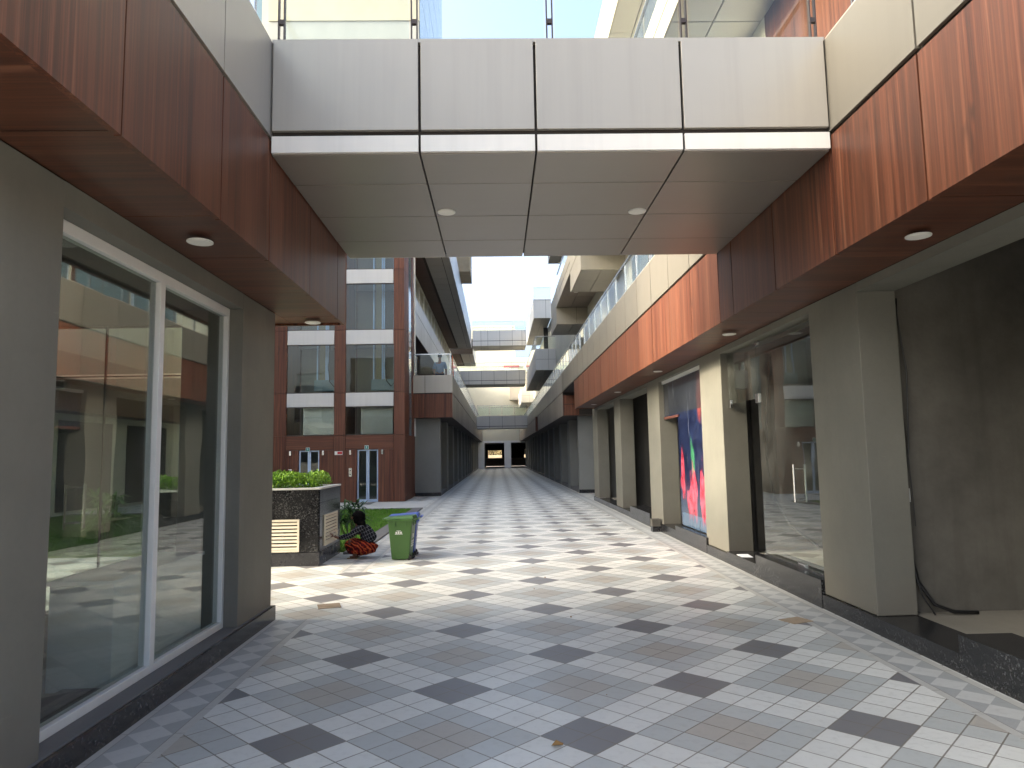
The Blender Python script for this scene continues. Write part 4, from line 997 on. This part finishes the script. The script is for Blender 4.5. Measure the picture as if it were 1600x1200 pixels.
def woman():
    t = thing('person', 'person squatting in black plaid shirt and red striped skirt, reaching to the planter vent', 'person', (-2.2, 11.6, 0))
    X0, Y0 = -2.2, 11.55
    J = lambda x, y_, z: (x, y_, z)
    V = [J(-2.04, 11.60, .17), J(-2.12, 11.59, .30), J(-2.20, 11.58, .42), J(-2.26, 11.58, .50), J(-2.285, 11.58, .555),   # pelvis..neck 0-4
         J(-2.295, 11.58, .60), J(-2.29, 11.58, .67), J(-2.28, 11.58, .725),                                              # head 5-7
         J(-2.24, 11.47, .475), J(-2.36, 11.42, .365), J(-2.55, 11.43, .335), J(-2.625, 11.45, .365),                          # left shoulder, elbow, forearm, wrist 8-11
         J(-2.25, 11.69, .475), J(-2.36, 11.76, .36), J(-2.47, 11.70, .30),                                               # right arm 12-14
         J(-2.26, 11.52, .20), J(-2.40, 11.50, .27), J(-2.31, 11.49, .10), J(-2.29, 11.49, .03), J(-2.38, 11.49, .022),       # left leg 15-19
         J(-2.26, 11.66, .20), J(-2.40, 11.68, .27), J(-2.31, 11.68, .10), J(-2.29, 11.68, .03), J(-2.38, 11.68, .022)]       # right leg 20-24
    Ed = [(0, 1), (1, 2), (2, 3), (3, 4), (4, 5), (5, 6), (6, 7), (3, 8), (8, 9), (9, 10), (10, 11), (3, 12), (12, 13), (13, 14),
          (0, 15), (15, 16), (16, 17), (17, 18), (18, 19), (0, 20), (20, 21), (21, 22), (22, 23), (23, 24)]
    Rr = [.10, .088, .085, .05, .033, .058, .066, .04, .038, .030, .023, .018, .038, .030, .020, .055, .046, .036, .025, .020, .055, .046, .036, .025, .020]
    body = skin_chain('body', V, Ed, Rr, 'skin', t)
    # hand with thumb on the louvre
    w = Vector((-2.625, 11.45, .365))
    hv, he, hr = [w, w + Vector((-.03, 0, .022))], [(0, 1)], [.017, .02]
    for k_, (dy, L) in enumerate(((-.020, .050), (-.007, .056), (.007, .053), (.020, .043))):
        b0 = len(hv); p0 = hv[1] + Vector((-.012, dy, .012)); hv += [p0, p0 + Vector((-L * .55, 0, L * .3)), p0 + Vector((-L * .75, 0, -.004)), ]
        he += [(1, b0), (b0, b0 + 1), (b0 + 1, b0 + 2)]; hr += [.0085, .0075, .006]
    b0 = len(hv); hv += [hv[0] + Vector((-.02, -.024, .0)), hv[0] + Vector((-.05, -.032, .0))]; he += [(0, b0), (b0, b0 + 1)]; hr += [.009, .007]
    skin_chain('hand', hv, he, hr, 'skin', t, 0, 2)
    # shirt
    Vs = [(-2.03, 11.60, .235), (-2.09, 11.59, .33), (-2.18, 11.58, .43), (-2.25, 11.58, .50), V[8], V[9], V[10], V[12], V[13]]
    skin_chain('shirt', Vs, [(0, 1), (1, 2), (2, 3), (3, 4), (4, 5), (5, 6), (3, 7), (7, 8)], [(.12, .115), (.128, .13), (.115, .13), .075, .062, .05, .040, .06, .045], 'plaid', t)
    # skirt drawn over thighs and knees, bunched at the hem
    def fold(d):
        a = math.atan2(d.z, d.x) 
        return 1 + .045 * math.sin(a * 7 + d.y * 4) + .03 * math.sin(math.atan2(d.y, d.x) * 15 + d.z * 5)
    sk_ = MB().blob((-2.215, 11.59, .165), (.255, .185, .125), 56, 30, fold)
    sk_.v = [(x, y_, max(z, .04 + .012 * math.sin(x * 40)) + (.05 * min(1, max(0, (-2.22 - x)) / .2) if z > .15 else 0)) for (x, y_, z) in sk_.v]
    part('skirt', sk_, 'skirt', t, smooth=True)
    # scarf over hair with a tail behind the neck
    def hf(d): return 1 - (.20 if (d.x < -.6 and d.z < .25 and d.z > -.75) else 0) + .03 * math.sin(d.z * 9 + d.x * 4)
    hr_ = MB().blob((-2.262, 11.58, .642), (.112, .10, .112), 36, 24, hf)
    part('scarf', hr_, 'hair', t, smooth=True)
    part('scarf_tail', MB().ring_tube([(-2.25, 11.57, .60), (-2.205, 11.545, .54), (-2.175, 11.515, .485), (-2.165, 11.50, .43)], [.075, .07, .05, .02], 12), 'hair', t, smooth=True)
    # profile: nose, lips, ear
    part('face', MB().blob((-2.362, 11.58, .632), (.019, .013, .017), 12, 8).blob((-2.345, 11.58, .598), (.012, .02, .009), 12, 8).blob((-2.335, 11.54, .655), (.008, .012, .006), 10, 6), 'skin', t, smooth=True)
    for yy in (11.49, 11.68):
        part('sandal', MB().box(-2.42, -2.26, yy - .035, yy + .035, .002, .016), 'sandal', t, bevel=.006)
woman()

def man():
    x0, y0, z0 = -2.36, 29.3, 4.07
    t = thing('person', 'person in faded blue shirt standing with back turned on the glass railed terrace', 'person', (x0, y0, z0))
    q = lambda x, y_, z: (x0 + x, y0 + y_, z0 + z)
    V = [q(0, 0, .92), q(0, .02, 1.15), q(0, .02, 1.36), q(0, .03, 1.47), q(0, .04, 1.56), q(0, .05, 1.66), q(0, .04, 1.76),
         q(-.19, .02, 1.38), q(-.25, .0, 1.12), q(-.23, -.10, .90), q(-.21, -.15, .83),
         q(.19, .02, 1.38), q(.26, .04, 1.12), q(.25, .14, .95), q(.24, .2, .9),
         q(-.1, 0, .86), q(-.11, .03, .48), q(-.11, 0, .08), q(-.12, .14, .03),
         q(.1, 0, .86), q(.11, .03, .48), q(.11, 0, .08), q(.12, .14, .03)]
    Ed = [(0, 1), (1, 2), (2, 3), (3, 4), (4, 5), (5, 6), (2, 7), (7, 8), (8, 9), (9, 10), (2, 11), (11, 12), (12, 13), (13, 14), (0, 15), (15, 16), (16, 17), (17, 18), (0, 19), (19, 20), (20, 21), (21, 22)]
    Rr = [(.15, .11), (.14, .10), (.15, .10), .06, .055, .085, .07, .065, .048, .036, .035, .065, .048, .036, .035, .085, .06, .042, .035, .085, .06, .042, .035]
    skin_chain('body', V, Ed, Rr, 'skin', t)
    skin_chain('shirt', [V[0], V[1], V[2], V[7], V[8], V[11], V[12]], [(0, 1), (1, 2), (2, 3), (3, 4), (2, 5), (5, 6)], [(.185, .14), (.18, .135), (.175, .125), .085, .068, .085, .068], 'shirt', t)
    skin_chain('trousers', [V[0], V[15], V[16], V[17], V[19], V[20], V[21]], [(0, 1), (1, 2), (2, 3), (0, 4), (4, 5), (5, 6)], [(.165, .125), .105, .085, .065, .105, .085, .065], 'trouser', t)
    part('hair', MB().blob((x0, y0 + .03, z0 + 1.715), (.098, .105, .10), 20, 12), 'hair', t, smooth=True)
man()
oc = MB()
for i in range(7):
    y_ = 28.6 + i * .11
    oc.quad((CX - .045, y_, 5.69), (CX - .045, y_ + .11, 5.69), (CX - .035 + .02 * (i % 2), y_ + .11, 5.0 - .03 * i), (CX - .035 + .02 * ((i + 1) % 2), y_, 5.02 - .03 * i))
    oc.quad((CX - .04, y_, 5.7), (CX - .04, y_ + .11, 5.7), (CX - .12, y_ + .11, 5.69), (CX - .12, y_, 5.69))
mesh_thing('hanging_cloth', oc, 'orange', 'bright orange cloth hung over the terrace railing', 'cloth', (CX, 29, 5.0))

# ------------------------------------------------------------------ small things
c1 = MB()
c1.ring_tube([(3.70, 6.33, 2.98), (3.68, 6.36, 2.4), (3.71, 6.36, 1.7), (3.69, 6.36, 1.1), (3.69, 6.35, .65), (3.72, 6.33, .42), (3.82, 6.28, .23), (3.98, 6.26, .165), (4.2, 6.27, .155)], .016, 8)
mesh_thing('power_cable', c1, 'cable', 'thick black cable hanging down the dark concrete wall and curling onto the floor', 'cable', (3.7, 6.33, .14), smooth=True)
c2 = MB()
c2.ring_tube([(3.72, 6.37, 2.9), (3.78, 6.37, 2.3), (3.75, 6.375, 1.6), (3.70, 6.37, 1.3)], .006, 6)
c2.ring_tube([(3.72, 6.37, 2.8), (3.66, 6.35, 2.1), (3.74, 6.37, 1.5), (3.76, 6.37, .9)], .004, 6)
c2.ring_tube([(3.70, 6.33, .5), (3.73, 6.29, .3), (3.80, 6.24, .15)], .007, 6)
mesh_thing('wire', c2, 'cable', 'thin loose wires beside the thick black cable on the concrete wall', 'wire', (3.72, 6.35, .14))
mesh_thing('cable_joint', MB().box(3.685, 3.705, 6.325, 6.345, 1.12, 1.24), 'whiteplastic', 'small white plastic sleeve taped on the hanging black cable', 'cable sleeve', (3.695, 6.335, 1.12))
mesh_thing('pipe', MB().ring_tube([(4.62, 6.2, .16), (5.4, 6.1, .16)], .022, 10), 'rust', 'rusty dark pipe lying on the dusty floor by the concrete wall', 'pipe', (5, 6.15, .14))
mesh_thing('power_cable', MB().ring_tube([(4.1, 10.36, 3.0), (4.0, 10.36, 2.2), (3.97, 10.36, 1.5), (4.05, 10.34, .9), (4.25, 10.3, .5), (4.6, 10.2, .2)], .018, 8), 'cable', 'black cable dangling inside the glazed shopfront doorway', 'cable', (4.1, 10.3, .14))
mesh_thing('paper_sheet', MB().hexa([(3.28, 9.63, .1715), (3.42, 9.6, .1715), (3.44, 9.86, .1715), (3.29, 9.88, .1715)], [(3.28, 9.63, .176), (3.42, 9.6, .174), (3.44, 9.86, .18), (3.29, 9.88, .176)]), 'paper', 'white sheet of paper lying on the granite doorstep', 'paper', (3.35, 9.75, .17))
kb_ = MB().box(3.10, 3.27, 14.36, 14.56, .11, .25)
jb = thing('junction_box', 'small grey and black box standing against the pillar past the painted window', 'box', (3.18, 14.46, 0))
part('lid', kb_, 'concrete', jb); part('body', MB().box(3.105, 3.266, 14.365, 14.555, 0, .109), 'granite', jb)
lf_ = MB()
lf_.quad((.27, 4.06, .006), (.30, 4.03, .022), (.335, 4.06, .008), (.30, 4.09, .026)).quad((.335, 4.06, .008), (.34, 4.075, .012), (.30, 4.09, .026))
mesh_thing('fallen_leaf', lf_, 'dryleaf', 'curled dry leaf lying on a white tile in the foreground', 'leaf', (.3, 4.06, .003))
for (x, y_, w, h_, a, lab) in ((-1.86, 7.91, .12, .12, .3, 'worn tan drain cover in the paving beyond the end of the left wall'), (2.79, 6.78, .12, .10, .4, 'worn tan drain cover in the paving before the right-hand pillar')):
    dc = MB(); ca, sa = math.cos(a), math.sin(a)
    P4 = [(x + ca * u - sa * v, y_ + sa * u + ca * v) for (u, v) in ((-w, -h_), (w, -h_), (w, h_), (-w, h_))]
    dc.hexa([(*p, .0) for p in P4], [(*p, .005) for p in P4])
    mesh_thing('drain_cover', dc, 'drain', lab, 'drain cover', (x, y_, 0))
deb = MB()
for i in range(9):
    x, y_ = random.uniform(-2, 3.1), 3.4 + 8 * random.random() ** 1.5; s_ = random.uniform(.004, .012)
    a = random.uniform(0, 6)
    deb.hexa([(x + s_ * math.cos(a + k_ * 1.57), y_ + s_ * math.sin(a + k_ * 1.57), .0) for k_ in range(4)], [(x + .6 * s_ * math.cos(a + k_ * 1.57), y_ + .6 * s_ * math.sin(a + k_ * 1.57), s_ * .7) for k_ in range(4)])
part('litter', deb, 'dryleaf', None, kind='stuff')
